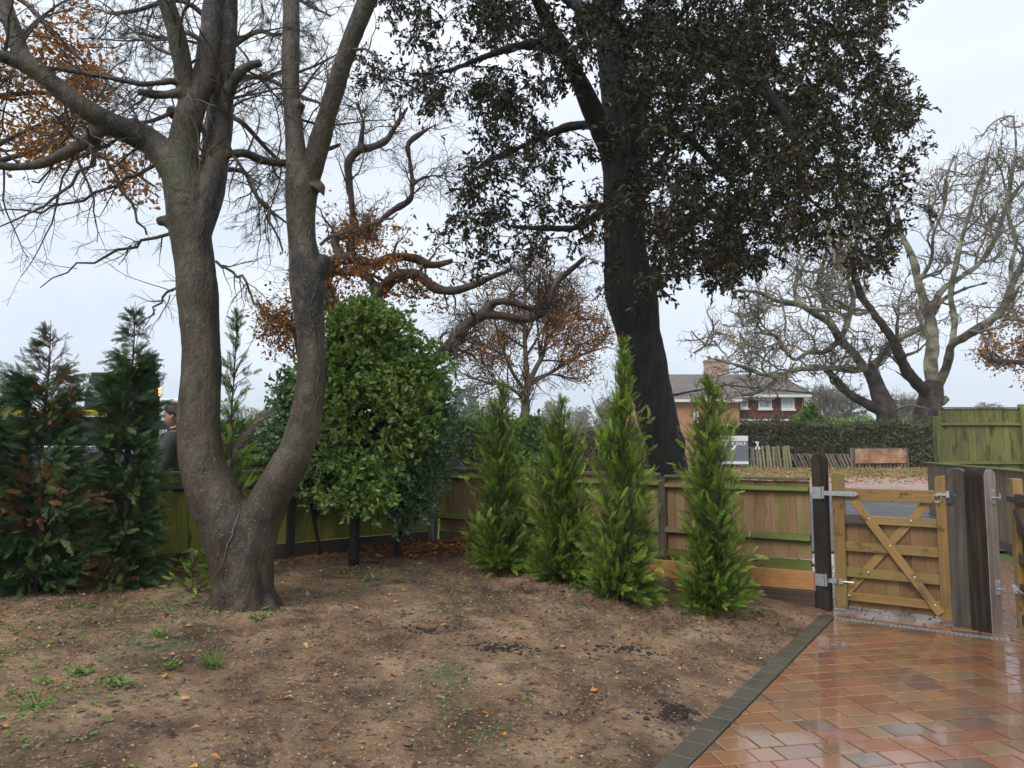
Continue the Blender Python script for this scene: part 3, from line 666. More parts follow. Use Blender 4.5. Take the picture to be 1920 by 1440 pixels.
mb.cyl(o - gn * .01, o + gn * .025, .012, sides=10); mb.box(o + gu * .1 + [0, 0, .008] + gn * .004, gu, gn, (0, 0, 1), .10, .006, .012); mb.box(o + gu * .08 + [0, 0, .01] + gn * .006, gu, gn, (0, 0, 1), .012, .012, .028)
child('ring_latch', mb, M['galv'], t)
# driveway gate swung open towards the camera
H0 = BC + bn * .17 + bu * .03; hd = nrm(np.array([-.30, -1.0, 0])); hn = np.array([hd[1], -hd[0], 0]); hn *= 1 if hn[0] < 0 else -1
H0 = H0 + np.array([.10, .02, 0])
t = thing('driveway_gate', 'dark stained timber driveway gate standing open at the right edge', 'gate', (H0[0], H0[1], 0))
def hbox(name, s0, s1, z0, z1, d0, d1, m, grain='x', **k):
    mb = MB(); mb.box(H0 + hd * (s0 + s1) / 2 + hn * (d0 + d1) / 2 + [0, 0, (z0 + z1) / 2], hd, hn, (0, 0, 1), (s1 - s0) / 2, abs(d1 - d0) / 2, (z1 - z0) / 2, grain); return child(name, mb, M[m], t, bevel=.004, **k)
hbox('stile', 0, .1, .05, 1.25, -.035, .035, 'gate', 'z', label='honey coloured hanging stile')
hbox('stile', 2.3, 2.4, .05, 1.2, -.035, .035, 'darkgate', 'z')
hbox('top_rail', .1, 2.3, 1.03, 1.13, -.03, .03, 'darkgate')
for z in (.82, .58, .34, .10): hbox('rail', .1, 2.3, z, z + .075, -.005, .03, 'darkgate')
mb = MB()
for k in range(21): mb.box(H0 + hd * (.155 + k * .105) - hn * .016 + [0, 0, .48], hd, hn, (0, 0, 1), .051, .009, .41)
child('board_panel', mb, M['darkgate'], t)
a = H0 + hd * .12 + hn * .04 + [0, 0, 1.0]; b = H0 + hd * 1.15 + hn * .04 + [0, 0, .12]; ax = nrm(b - a)
mb = MB(); mb.box((a + b) / 2, np.cross(hn, ax), hn, ax, .035, .01, np.linalg.norm(b - a) / 2); child('brace', mb, M['darkgate'], t, bevel=.003)
mb = MB(); mb.box(H0 + hd * .2 + hn * .036 + [0, 0, 1.08], hd, hn, (0, 0, 1), .26, .004, .024)
for s in (.12, .3, .42): mb.cyl(H0 + hd * s + hn * .038 + [0, 0, 1.08], H0 + hd * s + hn * .05 + [0, 0, 1.08], .011, sides=8)
child('strap_hinge', mb, M['iron'], t)
mb = MB(); mb.cyl(H0 - hd * .03 + hn * .02 + [0, 0, .36], H0 + hd * .08 + hn * .04 + [0, 0, .36], .03, sides=12); mb.cyl(H0 + hd * .08 + hn * .04 + [0, 0, .36], H0 + hd * .22 + hn * .05 + [0, 0, .36], .008, sides=8); child('hook_hinge', mb, M['galv'], t)
# ------------------------------------------------------------------ fences beyond the gate
A = P(1740, 900, 15.6); A[2] = 0; B = P(1975, 900, 8.9); B[2] = 0; u = nrm(B - A); n = np.array([u[1], -u[0], 0]); n *= -1 if n[0] > 0 else 1
L = np.linalg.norm(B - A)
r = thing('picket_boundary', 'low tan close-boarded fence running back behind the gate posts', 'fence', (A[0], A[1], 0)); r.name = 'boarded_fence'; WORLD[r.name] = np.array([A[0], A[1], 0])
fence_bay(r, A, u, n, L, .04, 1.19, dict(board='featheredge', cap='rail_moss', gravel='timber_wet'), .11, [], gb=.1, capw=.06)
A = P(1756, 860, 16.8); A[2] = 0; u = np.array([1., .02, 0]); u = nrm(u); n = np.array([0.02, -1., 0]); n = nrm(n)
r = thing('tall_fence', 'tall algae green panel fence at the right edge behind the low tan fence', 'fence', (A[0], A[1], 0))
for k in range(3):
    Q = A + u * (.12 + k * 2.0)
    fence_bay(r, Q, u, n, 1.86, .1, 2.42 + .02 * k, dict(board='fence_olive', cap='cap_grey', gravel='timber_wet'), .16, [(1.99, 2.08, 'rail_moss'), (1.10, 1.2, 'rail_moss')], gb=.15)
    fpost(r, A + u * (.03 + k * 2.0) + n * .03, u, n, .065, 0, 2.22 if k == 0 else 2.5, 'fence_olive')
# ================================================================== front forked tree
def closed_tubes(list_, n=40, sides=20, Y=None, sc=1.0):
    mb = MB(); out = []
    for tr in list_:
        V, Rr = trace(tr, Y, sc); V, Rr = resample(V, Rr, max(8, int(n * len(tr) / 8)))
        mb.tube(V, Rr, sides); out.append((V, Rr))
    return mb, out
YT = 5.75
FT = [
 [(457,1160,72),(455,1130,62),(455,1090,59),(450,1045,62),(438,1000,62),(415,960,52),(392,910,47),(377,850,42),(372,800,40),(375,740,38),(378,690,37),(377,640,36.5),(373,590,37),(370,540,39),(364,490,38.5),(357,440,39),(352,400,41),(345,350,38),(337,310,36)],
 [(450,1130,55),(455,1080,56),(465,1030,52),(482,985,43),(503,940,38),(530,890,36),(556,840,33,.03),(572,790,31.5,.05),(581,740,29,.07),(584,690,27,.08),(584,640,27,.1),(580,590,29,.1),(577,540,34,.1),(574,500,33,.1),(566,450,28,.1),(564,400,29,.1),(566,350,33,.1),(564,310,28,.1)],
 [(564,330,28,.1),(555,280,20,.15),(549,220,17,.2),(545,150,17,.25),(546,70,17,.3),(546,0,17,.35),(540,-120,14,.45),(525,-300,9,.6),(520,-450,4,.8)],
 [(572,350,26,.1),(590,300,21,.05),(604,250,20,0),(620,195,19,-.05),(640,130,18.5,-.1),(662,65,18.5,-.15),(690,-5,19,-.2),(730,-120,14,-.3),(770,-280,8,-.4),(790,-420,4,-.5)],
 [(338,335,35),(343,285,30),(350,235,26),(364,190,25),(382,145,22,.05),(392,85,20,.1),(399,20,20,.15),(405,-60,18,.2),(400,-220,11,.3),(395,-400,5,.4)],
 [(360,205,22),(348,160,17,-.05),(340,110,17,-.1),(328,55,18,-.15),(312,0,17,-.2),(290,-80,14,-.3),(240,-250,8,-.5)],
 [(364,430,34),(386,375,31,.05),(401,325,26,.1),(409,270,24,.16),(414,220,23,.2),(418,160,21,.22),(422,90,21,.24),(426,20,20,.25),(428,-60,18,.25),(440,-220,11,.3),(460,-400,5,.4)],
 [(335,325,33),(310,292,29),(280,265,25),(240,246,25,-.1),(200,228,22,-.2),(160,203,21,-.3),(115,170,19,-.35),(75,140,18,-.4),(40,118,16,-.45),(5,106,13,-.5),(-60,110,10,-.6),(-160,130,6,-.8)],
 [(60,128,17,-.4),(38,95,16,-.4),(25,55,15,-.4),(10,10,13,-.4),(-10,-50,11,-.4),(-60,-180,7,-.4)],
 [(195,232,17,-.2),(165,262,13,-.25),(130,283,12,-.3),(95,300,11,-.35),(55,311,9,-.4),(0,311,8,-.4),(-70,300,5,-.5)],
 [(414,235,14,.18),(427,180,11,.1),(440,148,10,.06),(463,126,9,.02),(490,117,8,0)],
 [(425,290,9,.1),(460,288,9,.2),(490,300,9,.3),(520,306,8,.4),(560,300,6,.5),(640,270,4,.6)],
 [(350,165,7,-.02),(330,153,6.5,-.1),(300,155,6,-.15),(265,158,5.5,-.2),(225,150,5.5,-.25),(180,142,5.5,-.3),(130,132,5,-.35),(70,124,4.5,-.45)],
 [(352,160,10,-.02),(338,172,9,-.08),(315,177,8,-.1),(285,177,8,-.12),(258,171,7,-.14)],
 [(325,420,16),(310,414,11),(296,416,8)], [(328,215,12),(318,205,9)], [(250,235,15,-.1),(247,226,13,-.1)],
 [(592,505,28,.1),(606,492,17,.1),(612,480,9,.08)], [(594,355,22,.08),(606,344,9,.07)], [(556,205,14,.2),(566,192,9,.18)], [(625,155,14,-.05),(617,150,9,-.05)],
]
mb, ftl = closed_tubes(FT, Y=YT)
for px, py, r in ((395,1150,20),(515,1150,22),(455,1165,30)):   # root flare
    a = P(455,1080,YT); g = G(px,py,.24); b = np.array([g[0], YT + (g[1]-YT)*.6, .2]); mb.tube([a,(a+b)/2+[0,0,-.05],b],[.14,.11,.09],12)
cb = np.array([P(456, 1120, YT)[0], YT + .0])
for an, ln_, rr_ in ((-2.6, .33, .06), (-1.3, .30, .05), (-.3, .34, .06), (.5, .34, .06), (2.6, .34, .06)):
    dv = np.array([math.cos(an), math.sin(an)]); mb.tube([[*(cb + dv * .13), .40], [*(cb + dv * .22), .31], [*(cb + dv * .27), .255], [*(cb + dv * ln_), .2]], [.09, rr_, rr_ * .7, rr_ * .35], 12)
Vt, Nt, Ft = remesh(mb, .0115, 5)
Vt = Vt + Nt * (.012 * fbm(Vt * [1, 1, .6], 5, 3, 71) + .007 * fbm(Vt * [1, 1, .35], 22, 3, 72))[:, None]
FTB = np.array([P(455,1140,YT)[0], YT, .24])
t = thing('forked_tree', 'smooth grey-brown tree forking low into two thick stems in front of the green fence', 'tree', FTB)
mbt = MB(); mbt.add(Vt, Ft); child('trunk', mbt, M['bark_smooth'], t, smooth=True)
rg = np.random.default_rng(11)
lim = [resample(*ftl[i], 24) for i in (2,3,4,5,6,7,8,9,10,11,12,13)]
LP_ = np.array([a for a, b in lim]); LR_ = np.array([b for a, b in lim])
mb = MB()
p, d, L, r0 = spawn(LP_, LR_, 9, rg, .1, 1, (35, 85), (.5, 1.3), .3, .004, .2)
A1 = grow(p, d, L, np.minimum(r0, .014), np.full(len(p), .003), 10, .16, (0, 0, -.015), rg); add_tubes(mb, *A1, 5, rg)
# hand placed drooping twigs seen against the sky
hand = [[(345,432,4),(305,440,3.6),(270,448,3),(230,465,3),(190,482,2.5),(150,495,2),(110,515,1.5),(75,540,1)], [(365,515,3),(335,535,2.8),(310,560,2.5),(292,580,2),(270,600,1.5),(255,615,1)],
 [(215,205,4,-.2),(185,260,4,-.2),(150,330,3.5,-.25),(100,370,3,-.3),(50,400,2,-.3),(0,425,1.5,-.3)], [(290,310,4),(240,335,3.5),(180,365,3,-.1),(110,385,2.5,-.1),(40,395,2,-.2),(-20,400,1,-.2)],
 [(170,270,3.5,-.3),(210,330,3,-.25),(250,400,2.5,-.2),(275,440,2,-.2)], [(405,490,3),(440,515,3,-.05),(470,545,2.5,-.1),(490,590,2,-.1)], [(420,250,4),(460,330,3.5,.1),(500,400,3,.1),(530,470,2,.1)],
 [(600,460,3.5),(650,430,3),(700,420,2.5),(745,400,1.5)], [(120,175,4,-.3),(130,240,3,-.3),(100,300,2.5,-.3),(60,340,2,-.3)]]
hp = [resample(*trace(h, YT), 12) for h in hand]
HP = np.array([a for a, b in hp]); HR = np.array([b for a, b in hp]); HP[:, 1:-1] += rg.normal(size=(len(HP), 10, 3)) * .02
add_tubes(mb, HP, HR, 5, rg)
p, d, L, r0 = spawn(np.concatenate([A1[0][:, ::3][:, :4], HP[:, ::3]]), np.concatenate([A1[1][:, ::3][:, :4], HR[:, ::3]]), 8, rg, .1, 1, (30, 65), (.2, .6), .6, .002, .3)
A2 = grow(p, d, L, r0, np.full(len(p), .0016), 7, .2, (0, 0, -.01), rg); add_tubes(mb, *A2, 3, rg)
p, d, L, r0 = spawn(A2[0], A2[1], 3, rg, .2, 1, (30, 60), (.08, .25), .8, .0014, .3)
A3 = grow(p, d, L, r0, np.full(len(p), .0012), 4, .2, (0, 0, .02), rg); add_tubes(mb, *A3, 3, rg)
child('twigs', mb, M['twig'], t)
# clinging ivy stems on the bark
mb = MB(); from_tree = __import__('mathutils').bvhtree.BVHTree.FromPolygons([Vector(v) for v in Vt], Ft)
def cling(pts, r, wob=.02, n=16):
    pp = []
    tr = [P(x, y, YT - .45) for x, y in pts]; tr = resample(np.array(tr), np.zeros(len(tr)), n)[0]; tr[1:-1] += rg.normal(size=(n - 2, 3)) * wob
    for q in tr:
        o = Vector((0, 0, CAMZ)); h = from_tree.ray_cast(o, (Vector(q) - o).normalized(), 8)
        if h[0] is not None and h[0].y < 6.4: pp.append(np.array(h[0] + h[1] * r * .6))
    if len(pp) > 2: mb.tube(pp, np.linspace(r, r * .5, len(pp)), 5)
cling([(447,962),(440,985),(428,1020),(415,1060),(402,1085)], .006, .004)
for k in range(34):
    y = rg.uniform(80, 900); b = rg.random() < .65
    x = np.interp(y, [0,330,500,640,750,850,930], [640,580,575,583,585,556,520]) if b else np.interp(y, [0,330,500,900], [370,345,365,385])
    x += rg.uniform(-30, 30); dx = rg.uniform(-45, 45); dy = rg.uniform(40, 130)
    cling([(x, y), (x + dx * .3, y + dy * .5), (x + dx, y + dy)], rg.uniform(.0015, .003), .012, 9)
if mb.n: child('ivy', mb, M['vine'], t)

# ================================================================== holm oak
YH = 10.2
HT = [
 [(1290,1050,56),(1278,980,47),(1265,925,41),(1258,890,37),(1249,850,37),(1236,800,39),(1222,740,40),(1210,680,42),(1196,620,42),(1187,570,50),(1181,535,50),(1175,480,41),(1172,420,40),(1170,360,39),(1166,310,36),(1160,240,32),(1151,160,28),(1142,80,26),(1132,0,24),(1120,-130,19),(1110,-280,13),(1100,-420,6)],
 [(1162,330,30),(1145,280,24,-.05),(1122,232,21,-.2),(1102,185,19,-.4),(1080,140,17,-.7),(1056,92,15,-1.1),(1030,45,13,-1.5),(1000,-20,11,-1.9),(950,-120,7,-2.6)],
 [(1060,100,12,-1.),(1010,84,10,-1.4),(960,90,8,-1.9),(900,110,6,-2.5),(830,135,5,-3.2),(770,140,3,-3.8)],
 [(1175,290,24),(1198,215,15,.1),(1213,172,12,.1),(1240,150,12,0),(1275,158,11,-.1),(1320,125,10,-.3),(1370,80,8,-.5),(1430,50,6,-.8)],
 [(1150,110,20),(1200,62,17,-.4),(1260,60,15,-1),(1330,85,13,-1.7),(1390,125,12,-2.3),(1440,175,11,-2.8),(1478,230,10,-3.1),(1497,290,9,-3.2),(1503,350,8,-3.2),(1530,385,6,-3.1),(1580,400,4,-2.9)],
 [(1145,385,11),(1110,410,8,.2),(1085,425,7,.4),(1030,428,6,.6),(960,425,4,.9)],
 [(1140,60,16),(1080,10,13,.8),(1000,-60,10,1.8),(900,-120,6,3)], [(1135,20,15),(1220,-60,12,1),(1330,-120,9,2.2),(1450,-150,6,3.2)],
 [(1180,330,14),(1235,245,9,.8),(1290,260,8,1.2),(1340,310,7,1.7),(1380,340,5,2.2)], [(1140,50,14),(1180,-80,11,-1.2),(1230,-200,8,-2.4),(1260,-330,5,-3.4)],
 [(1120,232,12,-.2),(1060,240,9,.3),(990,270,7,.8),(920,300,5,1.2),(870,330,3,1.6)], [(1190,545,34),(1222,528,25),(1238,540,17)], [(1165,548,34),(1148,540,24)], [(1190,560,30),(1225,575,20)], [(1262,835,30,-.12),(1268,838,22,-.2)],
 [(1300,-100,8,.5),(1500,-260,7,-.5),(1700,-300,6,-2.5),(1850,-200,4,-3.8),(1905,-60,3,-4.2)],
]
mb, htl = closed_tubes(HT, Y=YH)
Vt, Nt, Ft = remesh(mb, .024, 5)
low = np.clip((Vt[:, 2] - .3), 0, 1)
Vt = Vt + Nt * (.03 * fbm(Vt * [1, 1, .5], 3.5, 3, 81) + .012 * fbm(Vt * [1, 1, .25], 18, 3, 82))[:, None]
HB = np.array([P(1262,900,YH)[0], YH, .1])
t = thing('holm_oak', 'tall dark evergreen tree with a leaning near-black trunk rising behind the brown fence', 'tree', HB)
mbt = MB(); mbt.add(Vt, Ft); child('trunk', mbt, M['bark_black'], t, smooth=True)
rg = np.random.default_rng(23)
POLY = [(690,-60),(650,60),(655,165),(700,185),(760,215),(860,225),(872,270),(850,310),(815,350),(795,430),(830,490),(900,510),(960,495),(1040,485),(1130,455),(1150,500),(1130,540),(1080,545),(1060,560),(1120,575),(1150,560),(1160,420),(1200,450),(1215,545),(1260,520),(1330,540),(1395,535),(1440,495),(1520,500),(1600,505),(1690,470),(1745,395),(1762,330),(1745,275),(1715,245),(1728,150),(1700,80),(1690,-60),(1700,-300),(1500,-430),(1250,-470),(1000,-430),(800,-330),(680,-200)]
def crown_pts(n, poly, X0, Yc, Rd, rg, dens=None):
    out = []
    bx = [min(p[0] for p in poly), max(p[0] for p in poly), min(p[1] for p in poly), max(p[1] for p in poly)]
    while len(out) < n:
        px = rg.uniform(bx[0], bx[1], 4000); py = rg.uniform(bx[2], bx[3], 4000); ok = inpoly(px, py, poly)
        px, py = px[ok], py[ok]
        xm = (px - X0) / F * Yc; zm = (300 - py) / F * Yc
        h = np.sqrt(np.maximum(.35, Rd ** 2 - xm ** 2 - .25 * zm ** 2))
        Yv = Yc + rg.uniform(-1, 1, len(px)) * h
        keep = np.ones(len(px), bool) if dens is None else rg.random(len(px)) < dens(px, py)
        for a, b, c in zip(px[keep], py[keep], Yv[keep]): out.append(P(a, b, c))
    return np.array(out[:n])
def hdens(px, py):
    d = .55 + .45 * (px > 1180); d = np.where((py < 90), 1, d); d = np.where((px < 880), .40, d)
    hole = fbm(np.stack([px, py], -1), 1 / 70., 4, 9) > .08 + .12 * (px > 1180) + .2 * (px > 1340) + .12 * (py < 60)
    edge = fbm(np.stack([px, py], -1), 1 / 45., 3, 19) > np.interp(px, [1560, 1660, 1770], [.6, .3, .02])
    return np.clip(d * np.where(hole | edge, .06, 1), 0, 1) * np.where(py < -80, .45, 1)
CC = crown_pts(2100, POLY, 1180, YH, 4.6, rg, hdens)
# twigs leading to each cluster, growing from the nearest limb point
limbP = np.concatenate([resample(*htl[i], 30)[0][4:] for i in (1,2,3,4,5,6,7,8,9,10)] + [resample(*htl[0], 60)[0][38:]])
limbR = np.full(len(limbP), .02)
CC = CC[np.argsort(np.linalg.norm(CC - limbP[rg.integers(0, len(limbP), len(CC))], axis=1))]
mb = MB(); ml = MB(); nodes = limbP.copy(); order = np.argsort([np.min(np.linalg.norm(limbP - c, axis=1)) for c in CC]); CC = CC[order]
tw = []
nodes_l = [nodes]; buf = []
for k, c in enumerate(CC):
    if k % 60 == 0 and buf: nodes = np.concatenate([nodes, np.array(buf)]); buf = []
    dd = np.linalg.norm(nodes - c, axis=1) + .25 * np.abs(nodes[:, 2] - c[2]); j = dd.argmin(); a = nodes[j]
    m = (a + c) / 2 + [0, 0, .12 * np.linalg.norm(c - a)] + rg.normal(size=3) * .06
    s = np.linspace(0, 1, 6)[:, None]; pl = (1 - s) ** 2 * a + 2 * s * (1 - s) * m + s * s * c; tw.append(pl); buf += [pl[3], pl[5]]
TW = np.array(tw); LN_ = np.linalg.norm(TW[:, -1] - TW[:, 0], axis=1)
TR = np.clip(LN_ * .012, .005, .02)[:, None] * np.linspace(1, .35, 6)[None]
add_tubes(mb, TW, TR, 4, rg)
front = np.where(CC[:, 1] < 8, 1, 0)
p, d, L, r0 = spawn(TW, TR, 9, rg, .45, 1, (20, 80), (.13, .33), .7, .002, 0)
A1 = grow(p, d, L, r0, np.full(len(p), .0018), 5, .18, (0, 0, -.05), rg); add_tubes(mb, *A1, 3, rg)
child('branches', mb, M['bark_black'], t)
nl = 10
B = len(A1[0]); tt = rg.uniform(.25, 1, (B, nl)); x = tt * 4; i = np.minimum(x.astype(int), 3); b = np.arange(B)[:, None]; f = (x - i)[..., None]
lp = (A1[0][b, i] * (1 - f) + A1[0][b, i + 1] * f).reshape(-1, 3); ax = nrm(A1[0][b, i + 1] - A1[0][b, i]).reshape(-1, 3)
la = ax * .7 + rg.normal(size=lp.shape) * .65 + [0, 0, -.25]
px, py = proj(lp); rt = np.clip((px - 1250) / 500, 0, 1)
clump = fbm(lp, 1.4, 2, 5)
rv = np.clip(rg.random(len(lp)) * .6 + .45 * clump + .10 + .38 * rt, 0, 1)  # rt lightens right-side leaves: paler undersides, plus light painted into the colour
leaves(ml, lp, la, rg.uniform(.04, .074, len(lp)), rg, .42, .22, rv)
print('holm leaves', len(lp))
child('foliage', ml, M['holm_leaf'], t)

# ================================================================== broadleaf shrub-trees
def evergreen(name, label, cat, base, trunk, poly, n, Yc, Rd, mname, seed, lsz, dens=None, group=None, tm='bark_black', nsub=6, nl=9, glim=None):
    rg = np.random.default_rng(seed); t = thing(name, label, cat, base, group)
    V, Rr = trace(trunk, Yc); V, Rr = resample(V, Rr, 20); mbt = MB(); mbt.tube(V, Rr, 12); child('trunk', mbt, M[tm], t, smooth=True)
    x0 = np.mean([p[0] for p in poly]); out = []
    bx = [min(p[0] for p in poly), max(p[0] for p in poly), min(p[1] for p in poly), max(p[1] for p in poly)]
    while len(out) < n:
        px = rg.uniform(bx[0], bx[1], 3000); py = rg.uniform(bx[2], bx[3], 3000); ok = inpoly(px, py, poly)
        if dens is not None: ok &= rg.random(3000) < dens(px, py)
        px, py = px[ok], py[ok]
        # distance to outline horizontally decides the depth of the crown there
        hw = (bx[1] - bx[0]) / 2; q = np.sqrt(np.clip(1 - ((px - (bx[0] + bx[1]) / 2) / (hw * 1.03)) ** 2, .03, 1))
        yy = Yc + np.sign(rg.uniform(-1, .55, len(px))) * Rd * q * np.sqrt(rg.uniform(.25, 1, len(px)))
        out += [P(a, b, c) for a, b, c in zip(px, py, yy)]
    C = np.array(out[:n]); mb = MB(); ml = MB()
    k = rg.integers(3, 20, n); z = np.abs(V[None, :, 2] - (C[:, None, 2] - .25)); j = z.argmin(1); a = V[j]
    s = np.linspace(0, 1, 6)[None, :, None]; m = (a + C) / 2 + [0, 0, .05]
    TW = (1 - s) ** 2 * a[:, None] + 2 * s * (1 - s) * m[:, None] + s * s * C[:, None]; TR = np.full((n, 1), .006) * np.linspace(1, .4, 6)[None]
    add_tubes(mb, TW, TR, 4, rg)
    p, d, L, r0 = spawn(TW, TR, nsub, rg, .5, 1, (20, 90), (.08, .24), .7, .0018, 0)
    A = grow(p, d, L, r0, np.full(len(p), .0015), 4, .2, (0, 0, -.02), rg); add_tubes(mb, *A, 3, rg); child('branches', mb, M[tm], t)
    B = len(A[0]); tt = rg.uniform(.15, 1, (B, nl)); x = tt * 3; i = np.minimum(x.astype(int), 2); b = np.arange(B)[:, None]; f = (x - i)[..., None]
    lp = (A[0][b, i] * (1 - f) + A[0][b, i + 1] * f).reshape(-1, 3); ax = nrm(A[0][b, i + 1] - A[0][b, i]).reshape(-1, 3)
    if glim is not None: ok = lp[:, 2] > glim; lp = lp[ok]; ax = ax[ok]
    la = ax * .6 + rg.normal(size=lp.shape) * .6
    qx, qy = proj(lp)
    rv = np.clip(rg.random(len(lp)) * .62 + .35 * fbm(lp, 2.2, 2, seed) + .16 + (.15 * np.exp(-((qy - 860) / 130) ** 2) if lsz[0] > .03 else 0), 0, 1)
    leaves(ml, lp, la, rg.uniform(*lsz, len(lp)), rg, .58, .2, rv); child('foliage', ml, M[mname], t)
    return t
YS = 7.75
g0 = G(663,1060,.27)
SP1 = [(640,575),(690,568),(740,580),(790,605),(820,640),(840,690),(842,740),(828,790),(795,835),(760,885),(735,930),(700,948),(660,955),(610,935),(580,905),(568,880),(590,850),(560,800),(550,740),(560,690),(600,640),(610,600)]
def sd1(px, py): return np.where(((px - 700) / 55) ** 2 + ((py - 800) / 70) ** 2 < 1, .25, 1) * np.where(fbm(np.stack([px, py], -1), 1 / 45., 2, 77) > .22, .25, 1)
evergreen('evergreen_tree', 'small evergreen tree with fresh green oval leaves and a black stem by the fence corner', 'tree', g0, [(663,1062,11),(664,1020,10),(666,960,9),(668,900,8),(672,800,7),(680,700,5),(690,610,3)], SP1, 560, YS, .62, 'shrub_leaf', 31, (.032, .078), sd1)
g1 = G(744,1042,.27)
SP2 = [(780,680),(830,690),(855,740),(848,800),(838,860),(822,910),(812,960),(770,985),(735,975),(720,930),(745,880),(765,820),(770,750)]
evergreen('slim_evergreen_tree', 'slimmer grey-green leafy tree on a thin stem nearest the corner post', 'tree', g1, [(743,1045,4),(745,1010,4),(750,950,3.6),(765,880,3.4),(785,800,3),(800,720,2)], SP2, 210, 8.25, .38, 'shrub_leaf_blue', 32, (.04, .068))
SP3 = [(520,730),(545,690),(560,720),(575,800),(600,860),(635,890),(635,930),(610,940),(578,925),(560,905),(540,870),(500,840),(505,790)]
evergreen('leafy_bush', 'grey-green bushy shrub showing between the forked tree stem and the evergreen tree', 'shrub', G(600,1045,.28), [(600,1040,4),(590,980,4),(575,900,3.5),(560,820,3),(545,740,2)], SP3, 190, 8.1, .35, 'shrub_leaf_blue', 33, (.045, .07))

# ================================================================== conifers
def spray_template(rg, pairs=8, sub=2):
    quads = []
    def diamond(a, ax, l, w):
        s = np.array([-ax[1], ax[0], 0]); quads.append([a, a + ax * l * .4 + s * w, a + ax * l, a + ax * l * .4 - s * w])
    diamond(np.zeros(3), np.array([1., 0, 0]), 1.03, .014)
    for k in range(pairs):
        x = .12 + .84 * k / pairs
        for sg in (-1, 1):
            l = .27 * (1 - x) ** .6 + .05; l *= rg.uniform(.7, 1.2); a = R_(rg.uniform(26, 42)) * sg; ax = np.array([math.cos(a), math.sin(a), 0]); o = np.array([x + rg.uniform(-.03, .03), 0, 0])
            diamond(o, ax, l, .019)
            for j in range(sub):
                y = .3 + .4 * j / sub; l2 = l * .5 * (1 - y * .5); b = a + (1, -1)[j % 2] * R_(34); ax2 = np.array([math.cos(b), math.sin(b), 0]); diamond(o + ax * l * y, ax2, l2, .016)
    Q = np.array(quads); cv = rg.uniform(.1, .3); Q[..., 2] -= cv * Q[..., 0] ** 2 + .12 * np.abs(Q[..., 1]); Q[..., 1] += rg.uniform(-.12, .12) * Q[..., 0] ** 2
    return Q
TPL = [spray_template(np.random.default_rng(s)) for s in range(6)]
def sprays(mb, p, ax, nor, size, rv, rg):
    ax = nrm(ax); nor = nrm(nor - (nor * ax).sum(-1, keepdims=True) * ax); sd = np.cross(nor, ax); which = rg.integers(0, len(TPL), len(p))
    for k, T in enumerate(TPL):
        m = which == k
        if not m.any(): continue
        V = p[m][:, None, None] + size[m][:, None, None, None] * (T[None, ..., 0:1] * ax[m][:, None, None] + T[None, ..., 1:2] * sd[m][:, None, None] + T[None, ..., 2:] * nor[m][:, None, None])
        nq = T.shape[0]; B = m.sum()
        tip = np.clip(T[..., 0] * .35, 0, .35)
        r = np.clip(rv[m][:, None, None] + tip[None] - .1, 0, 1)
        mb.add(V.reshape(-1, 3), np.arange(B * nq * 4).reshape(-1, 4), r.ravel())
